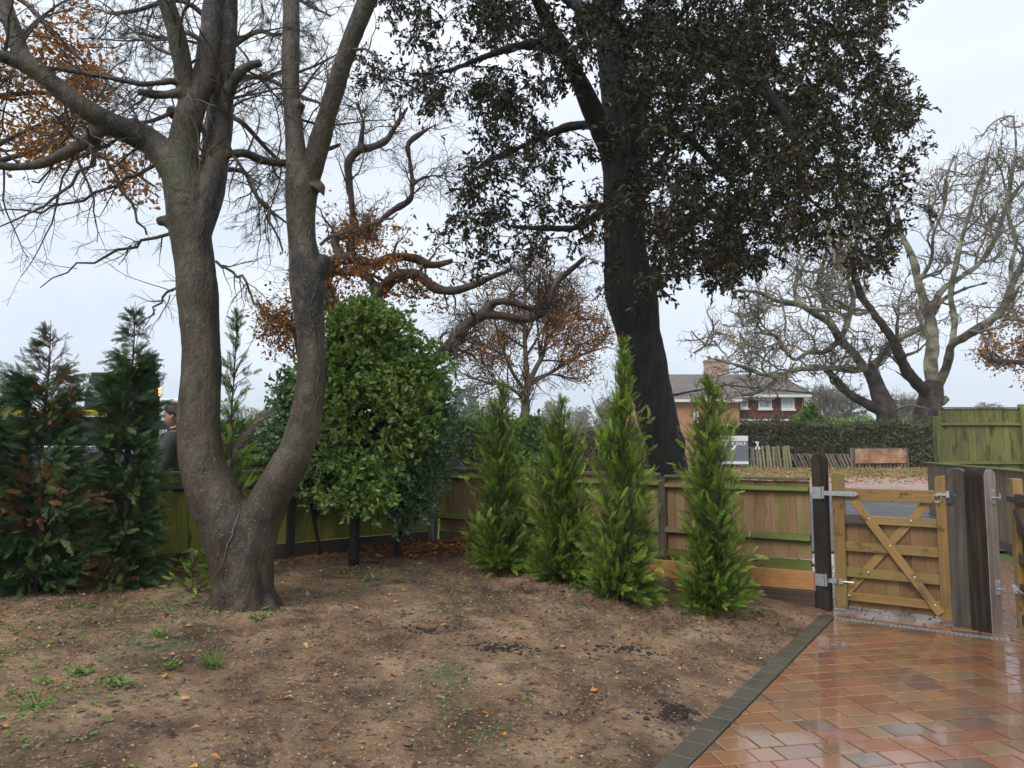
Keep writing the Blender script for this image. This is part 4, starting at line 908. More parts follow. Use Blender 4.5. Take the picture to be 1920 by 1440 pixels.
def conifer(label, base, H, wf, nb, spb, seed, mname, up=(45, 70), size=(.10, .2), droop=.0, group=None, brown=None, bare_top=.8, lean=(0, 0), name='conifer', stemr=.018, csc=0., zmin=.02, loose=False):
    rg = np.random.default_rng(seed); base = np.asarray(base, float)
    t = thing(name, label, 'conifer', base, group)
    tz = np.linspace(-.03, 1, 16); ST = base + np.c_[lean[0] * tz ** 2 * H + .012 * np.sin(tz * 9), lean[1] * tz ** 2 * H, tz * H]; SR = np.maximum(stemr * (1 - tz) ** .8, .0025)
    mbs = MB(); mbs.tube(ST, SR, 8); 
    u = rg.random(nb) ** 1.1; h = -.03 + u; ph = rg.uniform(0, 2 * np.pi, nb)
    w = np.array([wf(x) for x in h]) * rg.uniform(.72, 1.12, nb)
    el = np.radians(rg.uniform(*up, nb)) + .25 * (h - .3) - np.radians(38) * np.clip(1 - h / .22, 0, 1) * (1 if loose else .45)
    lob = fbm(np.c_[np.cos(ph) * 1.3, np.sin(ph) * 1.3, h * 7], 1.0, 2, seed); w = w * np.clip(1 + 1.1 * lob, .5, 1.5)
    pl = (rg.random(nb) < (.07 if loose else .03)) & (h > .35) & (h < .85); w = np.where(pl, w * 1.25, w); el = np.where(pl, np.radians(rg.uniform(70, 84, nb)), el)
    w = w * (1 + (rg.random(nb) < .08) * .3); L0 = np.clip(.14 + .2 * rg.random(nb), 0, 1) * np.clip((1 - h) * 3, .25, 1)
    d = np.c_[np.cos(ph) * np.cos(el), np.sin(ph) * np.cos(el), np.sin(el)]
    L = w / np.maximum(np.cos(el), .3); L = np.maximum(np.minimum(L, .75 * w + .42), L0); L = np.where(pl, np.minimum(rg.uniform(.35, .75, nb), (1.02 - h) * H * .9 + .1), L); h = np.where(pl, np.minimum(h + L / H * .8, .97), h)
    z0 = np.clip(h - (np.sin(el) * L) / H, .015, 1); i = z0 * 15; 
    p0 = np.stack([np.interp(z0, tz, ST[:, k]) for k in range(3)], -1)
    A = grow(p0, d, L, np.full(nb, .005), np.full(nb, .0018), 8, .06, (0, 0, -droop), rg); mb2 = MB(); add_tubes(mb2, *A, 4, rg)
    child('trunk', mbs, M['bark_wet'], t, smooth=True)
    tt = rg.uniform(.22, 1, (nb, spb)); x = tt * 7; i = np.minimum(x.astype(int), 6); b = np.arange(nb)[:, None]; f = (x - i)[..., None]
    sp = (A[0][b, i] * (1 - f) + A[0][b, i + 1] * f).reshape(-1, 3); tn = nrm(A[0][b, i + 1] - A[0][b, i])
    q = rg.normal(size=tn.shape); q = nrm(q - (q * tn).sum(-1, keepdims=True) * tn); an = np.radians(rg.uniform(8, 48, tt.shape))[..., None]
    ax = (tn * np.cos(an) + q * np.sin(an) + [0, 0, -droop * 1.5]).reshape(-1, 3)
    hh = (sp[:, 2] - base[2]) / H
    sz = (rg.uniform(*size, tt.shape) * (1.1 - .35 * tt)).ravel() * np.interp(hh, [.7, .85, 1], [1, .75, .45])
    keep = (rg.random(len(sp)) < np.where(hh > bare_top, .5, np.interp(hh, [0, .45, .75], [.95, .8, .5]) if loose else .92)) & (sp[:, 2] > base[2] + zmin)
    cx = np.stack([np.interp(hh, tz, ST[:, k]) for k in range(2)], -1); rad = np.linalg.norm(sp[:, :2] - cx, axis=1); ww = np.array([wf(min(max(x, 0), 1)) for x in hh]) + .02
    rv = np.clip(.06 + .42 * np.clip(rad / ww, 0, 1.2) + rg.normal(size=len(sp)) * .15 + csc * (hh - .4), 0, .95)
    nor = nrm(np.cross(ax, rg.normal(size=sp.shape) + [0, 0, .6]))
    isb = np.zeros(len(sp), bool)
    if brown is not None: isb = brown(sp, hh, rad / ww, rg)
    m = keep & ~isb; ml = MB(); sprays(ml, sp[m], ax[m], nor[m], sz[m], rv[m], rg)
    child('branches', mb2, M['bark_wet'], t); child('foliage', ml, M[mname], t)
    if (keep & isb).any():
        m = keep & isb; ml = MB(); sprays(ml, sp[m], ax[m], nor[m], sz[m], rv[m] + .2, rg); child('dead_foliage', ml, M['thuja_brown'], t, label='browned dead sprays')
    return t
def wcol(w, tab='bright'):
    T = {'bright': ([0, .06, .2, .45, .65, .78, .87, .95, 1], [.9, 1.0, 1.0, .98, .92, .78, .5, .2, .06]),
         'leader': ([0, .06, .2, .43, .58, .68, .74, .82, 1], [.88, 1.05, 1.06, 1.04, .92, .7, .36, .12, .05]),
         'dark': ([0, .1, .3, .5, .68, .82, .9, 1], [.9, 1.15, 1.15, 1., .88, .8, .42, .08])}[tab]
    return lambda t: w * float(np.interp(t, *T))
def hgt(px, py, Y): return P(px, py, Y)[2]
GC = 'young bright green conifers planted along the brown fence'
specs = [((940, 1072), 705, .285, 'bright young conifer nearest the fence corner, leftmost of the row along the brown fence', 101, (.00, 0)),
         ((1052, 1092), 735, .30, 'bright young conifer second from the corner in the row along the brown fence', 102, (.0, 0)),
         ((1168, 1128), 622, .265, 'bright young conifer with a tall thin leader standing in front of the black leaning trunk', 103, (.01, 0)),
         ((1338, 1150), 690, .26, 'bright narrow conifer with a bare brown stem near the small gate, last of the row', 104, (-.005, 0))]
for (bx, by), top, wd, lab, seed, ln in specs:
    g = G(bx, by, .1); 
    for _ in range(4): g = G(bx, by, soil_h(g[0], g[1], False))
    H = hgt(bx, top, g[1]) - g[2]
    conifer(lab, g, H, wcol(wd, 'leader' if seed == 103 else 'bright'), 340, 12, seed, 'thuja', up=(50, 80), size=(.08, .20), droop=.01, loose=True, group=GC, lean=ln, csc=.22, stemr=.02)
def brown1(sp, hh, rr, rg):
    px, py = proj(sp); return ((fbm(sp, 2.6, 2, 4) > .15) & (hh < .45) & (rg.random(len(sp)) < .6)) | ((hh > .6) & (px > 75) & (px < 135) & (rg.random(len(sp)) < .35))
def brown2(sp, hh, rr, rg):
    return (fbm(sp, 2.6, 2, 14) > .28) & (hh < .2) & (rg.random(len(sp)) < .5)
GD = 'older dark green conifers at the left edge'
for (bx, by), top, wd, lab, seed, br, Yb in (((66, 1108), 600, .31, 'dark conifer with rusty brown dead patches low down at the left edge', 111, brown1, 0),
                                       ((228, 1098), 565, .185, 'dark green conifer with a tall open top between the brown-patched conifer and the forked tree', 112, brown2, 0),
                                       ((-95, 1120), 630, .27, 'dark conifer mostly cut off by the left edge of the picture', 113, brown2, 0)):
    g = G(bx, by, .28); 
    for _ in range(4): g = G(bx, by, soil_h(g[0], g[1], False))
    H = hgt(bx, top, g[1]) - g[2]
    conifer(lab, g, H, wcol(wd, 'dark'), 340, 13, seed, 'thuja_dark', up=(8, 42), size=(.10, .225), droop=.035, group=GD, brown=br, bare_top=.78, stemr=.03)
g = P(432, 900, 6.85); g[2] = soil_h(g[0], g[1], False)
conifer('conifer with a bare wispy leader growing behind the forked tree', g, hgt(432, 560, 6.85) - g[2], lambda t: .2 * (1 - t) ** .5 if t < .5 else max(.16 * (1 - t), .02), 190, 6, 121, 'thuja', up=(40, 70), size=(.11, .2), droop=.02, bare_top=.5, csc=-.15)
g = P(362, 1060, 6.2); g[2] = soil_h(g[0], g[1], False)
conifer('small low conifer sprig at the left foot of the forked tree', g, .36, lambda t: .13 * (1 - t * .6), 26, 6, 122, 'thuja', up=(10, 50), size=(.07, .13), droop=.04, csc=-.1, name='conifer_seedling', stemr=.006)

# ================================================================== leaning oak behind the corner
def oak_leaf_clusters(ml, C, rg, per, size, spread, rnd=None):
    n = len(C); lp = np.repeat(C, per, 0) + rg.normal(size=(n * per, 3)) * spread; la = rg.normal(size=lp.shape) + [0, 0, -.3]
    leaves(ml, lp, la, rg.uniform(*size, len(lp)), rg, .6, .3, rnd, shape=1)
YO = 12.6
OT = [[(440,870,22),(475,812,20),(520,775,18),(575,720,17),(640,650,16),(690,590,15,-.2),(712,552,13,-.3),(742,520,12,-.4),(780,514,10,-.4),(815,540,10,-.4),(850,545,9,-.5),(885,535,8,-.5),(930,516,6,-.5),(960,506,4,-.5)],
 [(600,700,14),(680,705,14,-.3),(760,695,14,-.5),(820,672,14,-.6),(850,640,13,-.7),(872,612,13,-.7),(905,590,12,-.8),(925,568,9,-.8),(955,566,7,-.8),(990,578,6,-.8),(1034,577,4,-.8)],
 [(905,590,9,-.8),(950,593,9,-.8),(985,599,9,-.8),(1012,590,8,-.8),(1030,568,8,-.7),(1042,535,7,-.6),(1065,510,6,-.5),(1095,485,4,-.4)],
 [(820,672,13,-.6),(845,655,14,-.75),(852,652,14,-.85)],
 [(640,650,13),(625,580,13,.1),(612,530,12,.1),(625,490,11,0),(660,484,11,-.1),(700,495,11,-.2),(735,482,9,-.3),(775,484,9,-.3),(810,497,8,-.3),(850,488,5,-.3)],
 [(640,480,10),(628,450,10,.1),(650,436,10,.2),(680,438,9,.3),(700,425,6,.4)],
 [(655,480,8,.2),(662,420,7,.2),(655,340,7,.2),(655,300,8,.2),(672,282,8,.2),(700,275,7,.2),(725,262,7,.2),(742,236,5,.2),(765,200,3,.2)],
 [(672,285,6,.2),(678,255,5,.2),(680,225,4,.2),(668,190,3,.2)], [(690,440,6,.3),(715,412,6,.3),(745,390,6,.3),(768,375,6,.3),(773,340,6,.3),(768,300,5,.3),(765,270,5,.3),(790,250,4,.3),(815,235,2,.3)],
 [(770,350,5,.3),(790,335,4,.3),(815,330,3,.3),(850,345,2,.3)], [(712,552,9,-.3),(690,520,8,-.2),(650,510,8,0),(610,520,5,.2),(560,540,4,.4)],
 [(620,690,8,.2),(570,640,7,.3),(530,600,6,.5),(500,590,4,.6),(480,560,3,.7)],[(575,720,7),(560,660,6),(550,620,5),(530,590,4)]]
rg = np.random.default_rng(41)
mb, otl = closed_tubes(OT, Y=YO)
Vt, Nt, Ft = remesh(mb, .03, 4); Vt = Vt + Nt * (.03 * fbm(Vt, 4, 3, 91))[:, None]
b0 = P(440,870,YO); t = thing('leaning_oak', 'leaning oak with twisting dark red-brown limbs and rusty leaves beyond the fence corner', 'tree', (b0[0], b0[1], .1))
mbt = MB(); mbt.add(Vt, Ft); a = P(440,870,YO); mbt.tube([a + [-.55, 0, -1.25], a], [.28, .2], 12); child('trunk', mbt, M['bark_wet'], t, smooth=True)
lim = [resample(*o, 24) for o in otl if len(o[0]) > 6]; LPp = np.array([a for a, b in lim]); LRr = np.array([b for a, b in lim])
mb = MB(); p, d, L, r0 = spawn(LPp, LRr, 14, rg, .25, 1, (35, 85), (.35, 1.1), .35, .006, .3)
A1 = grow(p, d, L, np.minimum(r0, .03), np.full(len(p), .005), 9, .28, (0, 0, .03), rg); add_tubes(mb, *A1, 5, rg)
p, d, L, r0 = spawn(*A1, 6, rg, .15, 1, (30, 75), (.2, .6), .6, .004, .2); A2 = grow(p, d, L, r0, np.full(len(p), .003), 6, .28, (0, 0, .02), rg); add_tubes(mb, *A2, 3, rg)
p, d, L, r0 = spawn(*A2, 3, rg, .15, 1, (30, 75), (.08, .3), .7, .003, .2); A3 = grow(p, d, L, r0, np.full(len(p), .002), 4, .28, (0, 0, .0), rg); add_tubes(mb, *A3, 3, rg)
child('branches', mb, M['twig'], t)
ends = A3[0][:, -1]; px, py = proj(ends)
def blob(px, py, L): return sum(np.exp(-(((px - a) / c) ** 2 + ((py - b) / d_) ** 2)) for a, b, c, d_ in L)
pr = blob(px, py, [(695,445,90,45),(640,555,60,50),(760,535,70,35),(570,610,70,60),(490,650,50,45),(700,500,90,70),(640,600,40,30),(800,540,35,20)])
C = ends[rg.random(len(ends)) < np.clip(pr * .6, 0, .95)]; ml = MB(); oak_leaf_clusters(ml, C, rg, 6, (.055, .10), .07); child('foliage', ml, M['orange_leaf'], t)

# ================================================================== generic bare / autumn trees
def bare_tree(name, label, base, limbs, Y, seed, lv, mt, mtw, leaf=None, group=None, polys=None, taper_cap=.5, rm=True, voxel=None, ntr=0):
    rg = np.random.default_rng(seed); t = thing(name, label, 'tree', base, group)
    tl = [resample(*trace(l, Y), 24) for l in limbs]; mb = MB()
    if ntr:
        for a, b in tl[:ntr]: mb.tube(a, b, 14)
        V, Nn, Fs = remesh(mb, voxel, 3); V = V + Nn * (voxel * 1.6 * fbm(V, .35 / voxel * .3, 3, seed))[:, None]; mb = MB(); mb.add(V, Fs); child('trunk', mb, M['bark_oak'], t, smooth=True); mb = MB()
    for a, b in tl[ntr:]: mb.tube(a, b, 12)
    if voxel:
        V, Nn, Fs = remesh(mb, voxel, 3); V = V + Nn * (voxel * 1.2 * fbm(V, .35 / voxel * .3, 3, seed))[:, None]; mb = MB(); mb.add(V, Fs)
    child('limbs' if ntr else 'trunk', mb, M[mt], t, smooth=True)
    Pp = np.array([a for a, b in tl]); Rr = np.array([b for a, b in tl]); mb = MB(); last = None
    for k, l in enumerate(lv):
        p, d, L, r0 = spawn(Pp, Rr, l['k'], rg, l.get('tmin', .2), 1, l.get('ang', (30, 75)), l['L'], l.get('rf', .6), l['rmin'], l.get('taper', .4), l.get('planar'))
        A = grow(p, d, L, np.minimum(r0, l.get('rmax', 9)), np.full(len(p), l['rmin'] * .7), l.get('n', 7), l.get('wig', .25), l.get('trop', (0, 0, .03)), rg)
        if polys is not None:
            ex, ey = proj(A[0][:, -1]); ok = inpoly(ex, ey, polys) | (rg.random(len(ex)) < .04); A = (A[0][ok], A[1][ok])
        add_tubes(mb, *A, l.get('sides', 3), rg); Pp, Rr = A; last = A
    child('branches', mb, M[mtw], t)
    if leaf:
        ends = np.concatenate([last[0][:, -1], last[0][:, last[0].shape[1] // 2]]); px, py = proj(ends); pr = leaf['p'](px, py) if callable(leaf['p']) else np.full(len(ends), leaf['p'])
        C = ends[rg.random(len(ends)) < pr]; ml = MB(); oak_leaf_clusters(ml, C, rg, leaf['per'], leaf['size'], leaf['spread']); child('foliage', ml, M[leaf['m']], t)
    return t
# two lichen covered oaks across the road
YA = 40
O1 = [[(1664,878,30),(1664,812,25),(1664,785,21),(1660,765,19),(1648,735,15.5),(1636,705,14),(1624,685,12)],
 [(1662,778,12),(1640,765,10.5),(1612,750,9.5),(1585,732,7),(1562,705,6,-.5),(1545,690,5,-1)],
 [(1628,690,9),(1600,694,7,-.5),(1565,690,6,-1),(1530,690,6,-2),(1495,693,6,-3),(1460,704,5.5,-4),(1430,702,5,-5),(1400,690,4,-6),(1365,680,3,-7),(1320,668,2,-8),(1285,655,1,-9)],
 [(1470,702,5,-4),(1440,725,4,-4.5),(1410,738,3.5,-5),(1380,742,3,-5.5),(1350,750,2,-6)],
 [(1620,690,9),(1595,655,8,-.5),(1577,640,8,-1),(1560,610,7,-1.5),(1530,590,7,-2),(1500,572,6,-2.5),(1460,565,5,-3),(1420,548,4,-4),(1380,545,3,-5)],
 [(1575,638,5,-1),(1545,660,5,-1),(1515,660,4.5,-1.5),(1490,675,4.5,-2),(1470,655,4,-2.5),(1455,630,4,-3),(1430,625,3,-3.5),(1395,625,2,-4)],
 [(1632,692,9),(1650,672,8,.5),(1668,652,7.5,1),(1690,632,7,1.5),(1720,618,6.5,2),(1742,602,6,2.5),(1760,570,5,3),(1800,545,4,4),(1850,530,2,5)],
 [(1577,635,6,-1),(1590,600,5.5,0),(1600,560,5,.5),(1590,520,4.5,1),(1600,480,4,1),(1590,440,2.5,1)], [(1500,572,5,-2.5),(1490,540,4.5,-2),(1500,510,4,-2),(1515,480,3,-2),(1510,450,2,-2)],
 [(1560,610,5,-1.5),(1540,560,4.5,-1),(1535,520,4,-.5),(1550,470,3,0),(1545,430,2,0)]]
OA = [(1262,640),(1290,560),(1330,500),(1400,455),(1480,400),(1600,380),(1700,400),(1800,480),(1830,560),(1780,640),(1700,660),(1680,690),(1600,740),(1500,720),(1420,760),(1330,765),(1290,700)]
lvA = [dict(k=7, L=(1.5, 4.2), rmin=.05, rf=.6, wig=.28, n=10, sides=5, trop=(0, 0, .06), rmax=.11), dict(k=6, L=(.9, 2.6), rmin=.032, wig=.34, n=8, sides=4, trop=(0, 0, .05)), dict(k=5, L=(.6, 1.5), rmin=.018, wig=.34, n=6, trop=(0, 0, .03)), dict(k=2, L=(.35, .9), rmin=.012, wig=.3, n=4)]
GO = 'bare lichen covered oaks across the road'
b = P(1664, 812, YA); bare_tree('bare_oak', 'bare spreading oak with lichen grey limbs reaching left over the brick house', (b[0], b[1], .6), O1, YA, 51, lvA, 'bark_lichen', 'twig_pale', dict(p=.03, per=3, size=(.12, .2), spread=.15, m='orange_leaf'), GO, OA, voxel=.07, ntr=2)
O2 = [[(1730,878,36),(1732,815,31),(1735,790,27),(1742,765,24),(1746,742,22),(1752,715,18)],
 [(1746,745,14),(1722,722,12,-.5),(1703,700,11,-1),(1690,672,10,-1.5),(1676,640,9,-2),(1655,610,8.5,-2.5),(1632,580,8,-3),(1612,548,7,-3.5),(1600,510,6,-4),(1570,480,4.5,-4.5),(1560,450,3,-5)],
 [(1752,725,14),(1745,690,13,.5),(1748,650,12.5,1),(1746,610,11,1.5),(1735,570,9,2),(1722,530,8,2.5),(1710,480,7,3),(1690,440,6,3),(1680,390,4,3)],
 [(1756,725,12),(1770,700,9,-.5),(1780,670,8,-1),(1785,645,8,-1.5),(1808,632,9,-2),(1840,612,8.5,-2.5),(1868,592,8,-3),(1885,570,7,-3),(1897,535,6.5,-3),(1915,500,6,-3.5),(1950,460,5,-4)],
 [(1785,640,7,-1.5),(1790,600,6.5,-1),(1782,560,6,-.5),(1790,510,5.5,0),(1800,460,5,0),(1815,410,4.5,0),(1830,360,4,0),(1850,300,3,0),(1870,240,2,0)],
 [(1750,745,10),(1762,756,9),(1776,745,7)], [(1897,535,5,-3),(1895,500,5,-2.5),(1905,450,4.5,-2),(1890,400,4,-2),(1895,340,3.5,-2),(1905,270,3,-2),(1900,215,1.5,-2)],
 [(1740,590,7,1.5),(1770,540,6,2),(1800,520,6,2.5),(1840,490,5,3),(1870,440,4.5,3),(1890,380,4,3),(1930,330,3,3)], [(1722,530,5,2.5),(1745,490,4.5,2),(1750,440,4,2),(1770,390,3.5,2),(1775,330,3,2),(1790,290,2,2)],
 [(1632,580,5,-3),(1610,590,4.5,-3),(1590,575,4,-3.5),(1560,560,3.5,-4),(1530,545,3,-4)]]
OB = [(1560,640),(1540,560),(1560,460),(1640,400),(1720,330),(1755,255),(1800,245),(1850,225),(1890,195),(1990,190),(2000,560),(1900,640),(1830,700),(1780,690),(1760,640),(1650,660)]
b = P(1733, 810, YA); bare_tree('bare_oak', 'bare oak with a sawn stub on its stout trunk, just above the tall green fence', (b[0], b[1], .6), O2, YA + .5, 52, lvA, 'bark_lichen', 'twig_pale', dict(p=.05, per=3, size=(.12, .2), spread=.15, m='orange_leaf'), GO, OB, voxel=.07, ntr=2)
# orange oak at the right edge
O3 = [[(1992,880,16),(1990,830,14),(1985,760,11),(1970,690,9),(1955,640,7)], [(1985,740,7),(1950,690,5.5),(1915,680,5),(1880,678,5),(1850,672,4),(1835,655,3)], [(1970,690,6),(1940,620,4.5),(1910,600,3),(1880,600,2)], [(1980,700,6),(1960,560,4),(1940,520,3)]]
b = P(1990, 830, 46); bare_tree('autumn_oak', 'rusty leaved oak cut off by the right edge above the tall green fence', (b[0], b[1], .6), O3, 46, 53, [dict(k=9, L=(1.2, 3.4), rmin=.05, rmax=.1, wig=.3, n=8, sides=4), dict(k=5, L=(.8, 2.), rmin=.03, wig=.3, n=6), dict(k=4, L=(.4, 1.2), rmin=.02, wig=.3, n=4)], 'bark_wet', 'twig', dict(p=.75, per=6, size=(.16, .28), spread=.25, m='orange_leaf'), None,
          [(1845,760),(1840,680),(1830,640),(1860,590),(1890,560),(1990,520),(2050,780)])
# amber and bare tree in the centre
O4 = [[(985,910,9.5),(985,800,8.5),(985,750,8),(990,715,7)], [(990,725,6),(985,660,4.5),(983,600,4),(985,540,3),(980,480,2)], [(990,720,5.5),(1005,690,5),(1020,660,4),(1025,630,3.5),(1030,580,2.5),(1020,520,2)], [(985,735,4),(962,700,3.5),(945,660,3),(930,610,2.5),(915,570,2)],
 [(990,715,4),(1030,700,3.5),(1070,675,3),(1105,660,2.2),(1140,650,1.2)], [(984,640,3),(1000,600,2.5),(1008,550,2),(1015,500,1.2)], [(945,665,2.5),(910,650,2.2),(880,640,1.5)], [(1022,640,2.5),(1055,600,2.2),(1085,570,1.6),(1110,550,1)], [(983,745,3.5),(940,720,3),(905,715,2.4),(870,700,1.6)]]
lvC = [dict(k=13, L=(1., 2.6), rmin=.02, rmax=.05, rf=.6, wig=.14, n=8, sides=4, trop=(0, 0, .03), ang=(25, 55)), dict(k=8, L=(.5, 1.5), rmin=.012, wig=.16, n=6), dict(k=5, L=(.25, .8), rmin=.009, wig=.18, n=4)]
OC = [(835,720),(835,600),(880,520),(940,480),(1010,470),(1080,500),(1130,560),(1165,640),(1150,690),(1080,735),(1000,745),(920,760),(860,750)]
def amb(px, py): return np.clip(.05 + .42 * blob(px, py, [(1085,640,70,45),(1030,590,50,40),(1080,690,50,20),(900,665,40,25)]) + .12 * blob(px, py, [(1000,600,140,100)]), 0, .9)
b = P(985, 800, 25); bare_tree('autumn_tree', 'slim half bare tree with amber leaves in the middle distance behind the young conifers', (b[0], b[1], .4), O4, 25, 54, lvC, 'twig_pale', 'twig', dict(p=amb, per=4, size=(.07, .13), spread=.12, m='orange_leaf'), None, OC)
# rusty oak high at the left, trunk out of frame
O5 = [[(-425,1065,80),(-420,1000,70),(-400,700,62),(-360,400,55),(-330,100,45),(-300,-200,35)], [(-350,330,24),(-220,250,15),(-120,200,9),(0,180,5.5),(90,175,4),(170,200,2.5)], [(-340,180,24),(-200,60,14),(-80,0,9),(20,-10,5.5),(100,60,4),(160,120,2.5)], [(-355,380,20),(-200,360,12),(-80,330,7),(40,290,5),(140,275,4),(230,310,3),(290,350,2)], [(-80,330,6),(0,270,4.5),(60,240,3.5),(120,220,3),(200,250,2)]]
lvD = [dict(k=14, L=(.5, 1.5), rmin=.01, rmax=.03, wig=.2, n=8, sides=4), dict(k=6, L=(.3, .8), rmin=.005, wig=.22, n=5), dict(k=3, L=(.15, .4), rmin=.003, wig=.22, n=4)]
def rusty(px, py): return np.clip(.85 * blob(px, py, [(40,190,70,60),(130,150,55,50),(150,70,45,60),(60,90,60,60),(230,330,55,45),(140,270,50,40),(30,280,60,40),(-60,200,90,150),(270,355,25,20),(160,20,40,40)]), 0, .9)
b = np.array([P(-420, 1000, 8.8)[0], 8.8, .1]); bare_tree('rusty_oak', 'rusty leaved oak hanging into the top left behind the forked tree', b, O5, 8.8, 55, lvD, 'bark_wet', 'twig', dict(p=rusty, per=6, size=(.05, .09), spread=.075, m='orange_leaf'), None, [(-300,-200),(330,-200),(320,100),(290,260),(310,390),(250,400),(120,310),(0,330),(-300,500)])
# Scots pine: trunk hidden behind the forked tree's right stem
O6 = [[(372,1010,18),(372,880,17),(370,600,16),(372,430,15),(392,280,14),(412,100,13),(415,-150,11),(412,-350,6)]]
for (a, bb) in (((395,270),(250,210)),((400,220),(560,330)),((418,120),(250,60)),((418,100),(560,60)),((418,150),(620,200)),((416,0),(300,-60)),((416,0),(540,-40)),((385,320),(540,420)),((418,60),(180,10)),((416,-60),(620,30))):
    m = ((a[0]*2+bb[0])/3, min(a[1], bb[1]) - 10 + 20 * random.random()); O6.append([(a[0], a[1], 6), (m[0], m[1], 5, random.uniform(-.6,.6)), ((a[0]+2*bb[0])/3, (a[1]+2*bb[1])/3 - 8, 4, random.uniform(-1,1)), (bb[0], bb[1], 2, random.uniform(-1.3,1.3))])
rgp = np.random.default_rng(61); tp = thing('pine_tree', 'dark pine with drooping needle tufts at the top behind the forked tree', 'tree', np.array([P(372,880,11)[0], 11, .15]))
tl = [resample(*trace(l, 11), 24) for l in O6]; mb = MB()
for a, b in tl: mb.tube(a, b, 10)
child('trunk', mb, M['bark_wet'], tp, smooth=True)
mb = MB(); PP = np.array([a for a, b in tl[1:]]); PR = np.array([b for a, b in tl[1:]])
p, d, L, r0 = spawn(PP, PR, 17, rgp, .2, 1, (30, 80), (.4, 1.3), .5, .004, .3); A1 = grow(p, d, L, np.minimum(r0, .012), np.full(len(p), .004), 8, .2, (0, 0, -.06), rgp); add_tubes(mb, *A1, 4, rgp)
p, d, L, r0 = spawn(*A1, 6, rgp, .2, 1, (30, 70), (.2, .6), .6, .003, .2); A2 = grow(p, d, L, r0, np.full(len(p), .0025), 5, .22, (0, 0, -.04), rgp); add_tubes(mb, *A2, 3, rgp); child('branches', mb, M['twig'], tp)
ends = A2[0][:, -1]; px, py = proj(ends); ok = rgp.random(len(ends)) < np.clip(.95 * blob(px, py, [(250,60,90,80),(480,80,90,120),(500,330,60,80),(430,400,50,60),(300,180,60,40),(240,120,50,50),(590,60,60,60),(520,210,50,60)]), 0, .8)
E = ends[ok]; T = nrm(A2[0][ok, -1] - A2[0][ok, -2]); nn = 38
q = np.repeat(E, nn, 0) - np.repeat(T, nn, 0) * rgp.uniform(0, .16, (len(E) * nn, 1)); nd = np.repeat(T, nn, 0) * .8 + rgp.normal(size=q.shape) * .55
ml = MB(); A = grow(q, nd, rgp.uniform(.06, .11, len(q)), np.full(len(q), .0016), np.full(len(q), .0008), 2, 0, (0, 0, 0), rgp); add_tubes(ml, *A, 3, rgp); child('needles', ml, M['needle'], tp)
# ================================================================== hedges and bushes
def hedge(name, label, cat, A, B, thick, z0, z1, n, lsz, mname, seed, rag=.18, ragx=.6, group=None, extra=None, core=True):
    rg = np.random.default_rng(seed); A = np.array([*A[:2], 0]); B = np.array([*B[:2], 0]); u = nrm(B - A); v = np.array([-u[1], u[0], 0]); L = np.linalg.norm(B - A)
    t = thing(name, label, cat, (*((A + B) / 2)[:2], z0), group)
    zt = lambda s: z1 + rag * fbm(np.stack([s, s * 0 + seed], -1), ragx, 3, seed) * 2
    if core:  # added solid dark filler inside the leaves, blocking see-through
        m = max(6, int(L / .5)); s = np.linspace(.15, L - .15, m); mb = MB(); ring = []
        for k in range(m):
            top = zt(np.array([s[k]]))[0] - .22; h = thick / 2 - .22
            ring.append([A + u * s[k] + v * h * c + [0, 0, zz] for c, zz in ((-1, z0), (-1, top - .15), (-.5, top), (.5, top), (1, top - .15), (1, z0))])
        V = np.array(ring).reshape(-1, 3); i = np.arange(m * 6).reshape(m, 6); q = np.stack([i[:-1, :-1], i[:-1, 1:], i[1:, 1:], i[1:, :-1]], -1).reshape(-1, 4)
        V = V + rg.normal(size=V.shape) * .05; mb.add(V, [tuple(x) for x in q] + [tuple(i[0]), tuple(i[-1][::-1])]); child('stems', mb, M['twig'], t)
    s = rg.uniform(0, L, n); face = rg.random(n); top = zt(s); dpt = np.abs(rg.normal(size=n)) * .13
    lump = .16 * fbm(np.stack([s * 1.3, face * 3], -1), 1.1, 3, seed + 5)
    w_ = np.where(face < .42, -(thick / 2) + dpt + lump, np.where(face < .8, rg.uniform(-.5, .5, n) * thick, thick / 2 - dpt))
    z = np.where((face >= .42) & (face < .8), top - dpt * .8 + lump, z0 + (top - z0) * rg.random(n) ** .85)
    p = A + u * s[:, None] + v * w_[:, None]; p[:, 2] = z
    k = int(L * 9); ss = rg.uniform(0, L, k); p0 = A + u * ss[:, None] + v * rg.uniform(-.4, .4, (k, 1)) * thick; p0[:, 2] = zt(ss) - .1
    Aq = grow(p0, rg.normal(size=(k, 3)) * .35 + [0, 0, 1], rg.uniform(.2, .6, k), np.full(k, .01), np.full(k, .002), 6, .15, (0, 0, 0), rg)[0].reshape(-1, 3); Aq = np.repeat(Aq, 2, 0)
    p = np.concatenate([p, Aq + rg.normal(size=Aq.shape) * .03]); n = len(p)
    la = rg.normal(size=p.shape) + [0, 0, .35]; ml = MB(); rv = np.clip(rg.random(n) * .6 + .5 * fbm(p, .9, 3, seed + 9) + .2, 0, 1)
    leaves(ml, p, la, rg.uniform(*lsz, n), rg, .5, .2, rv); child('foliage', ml, M[mname], t)
    return t
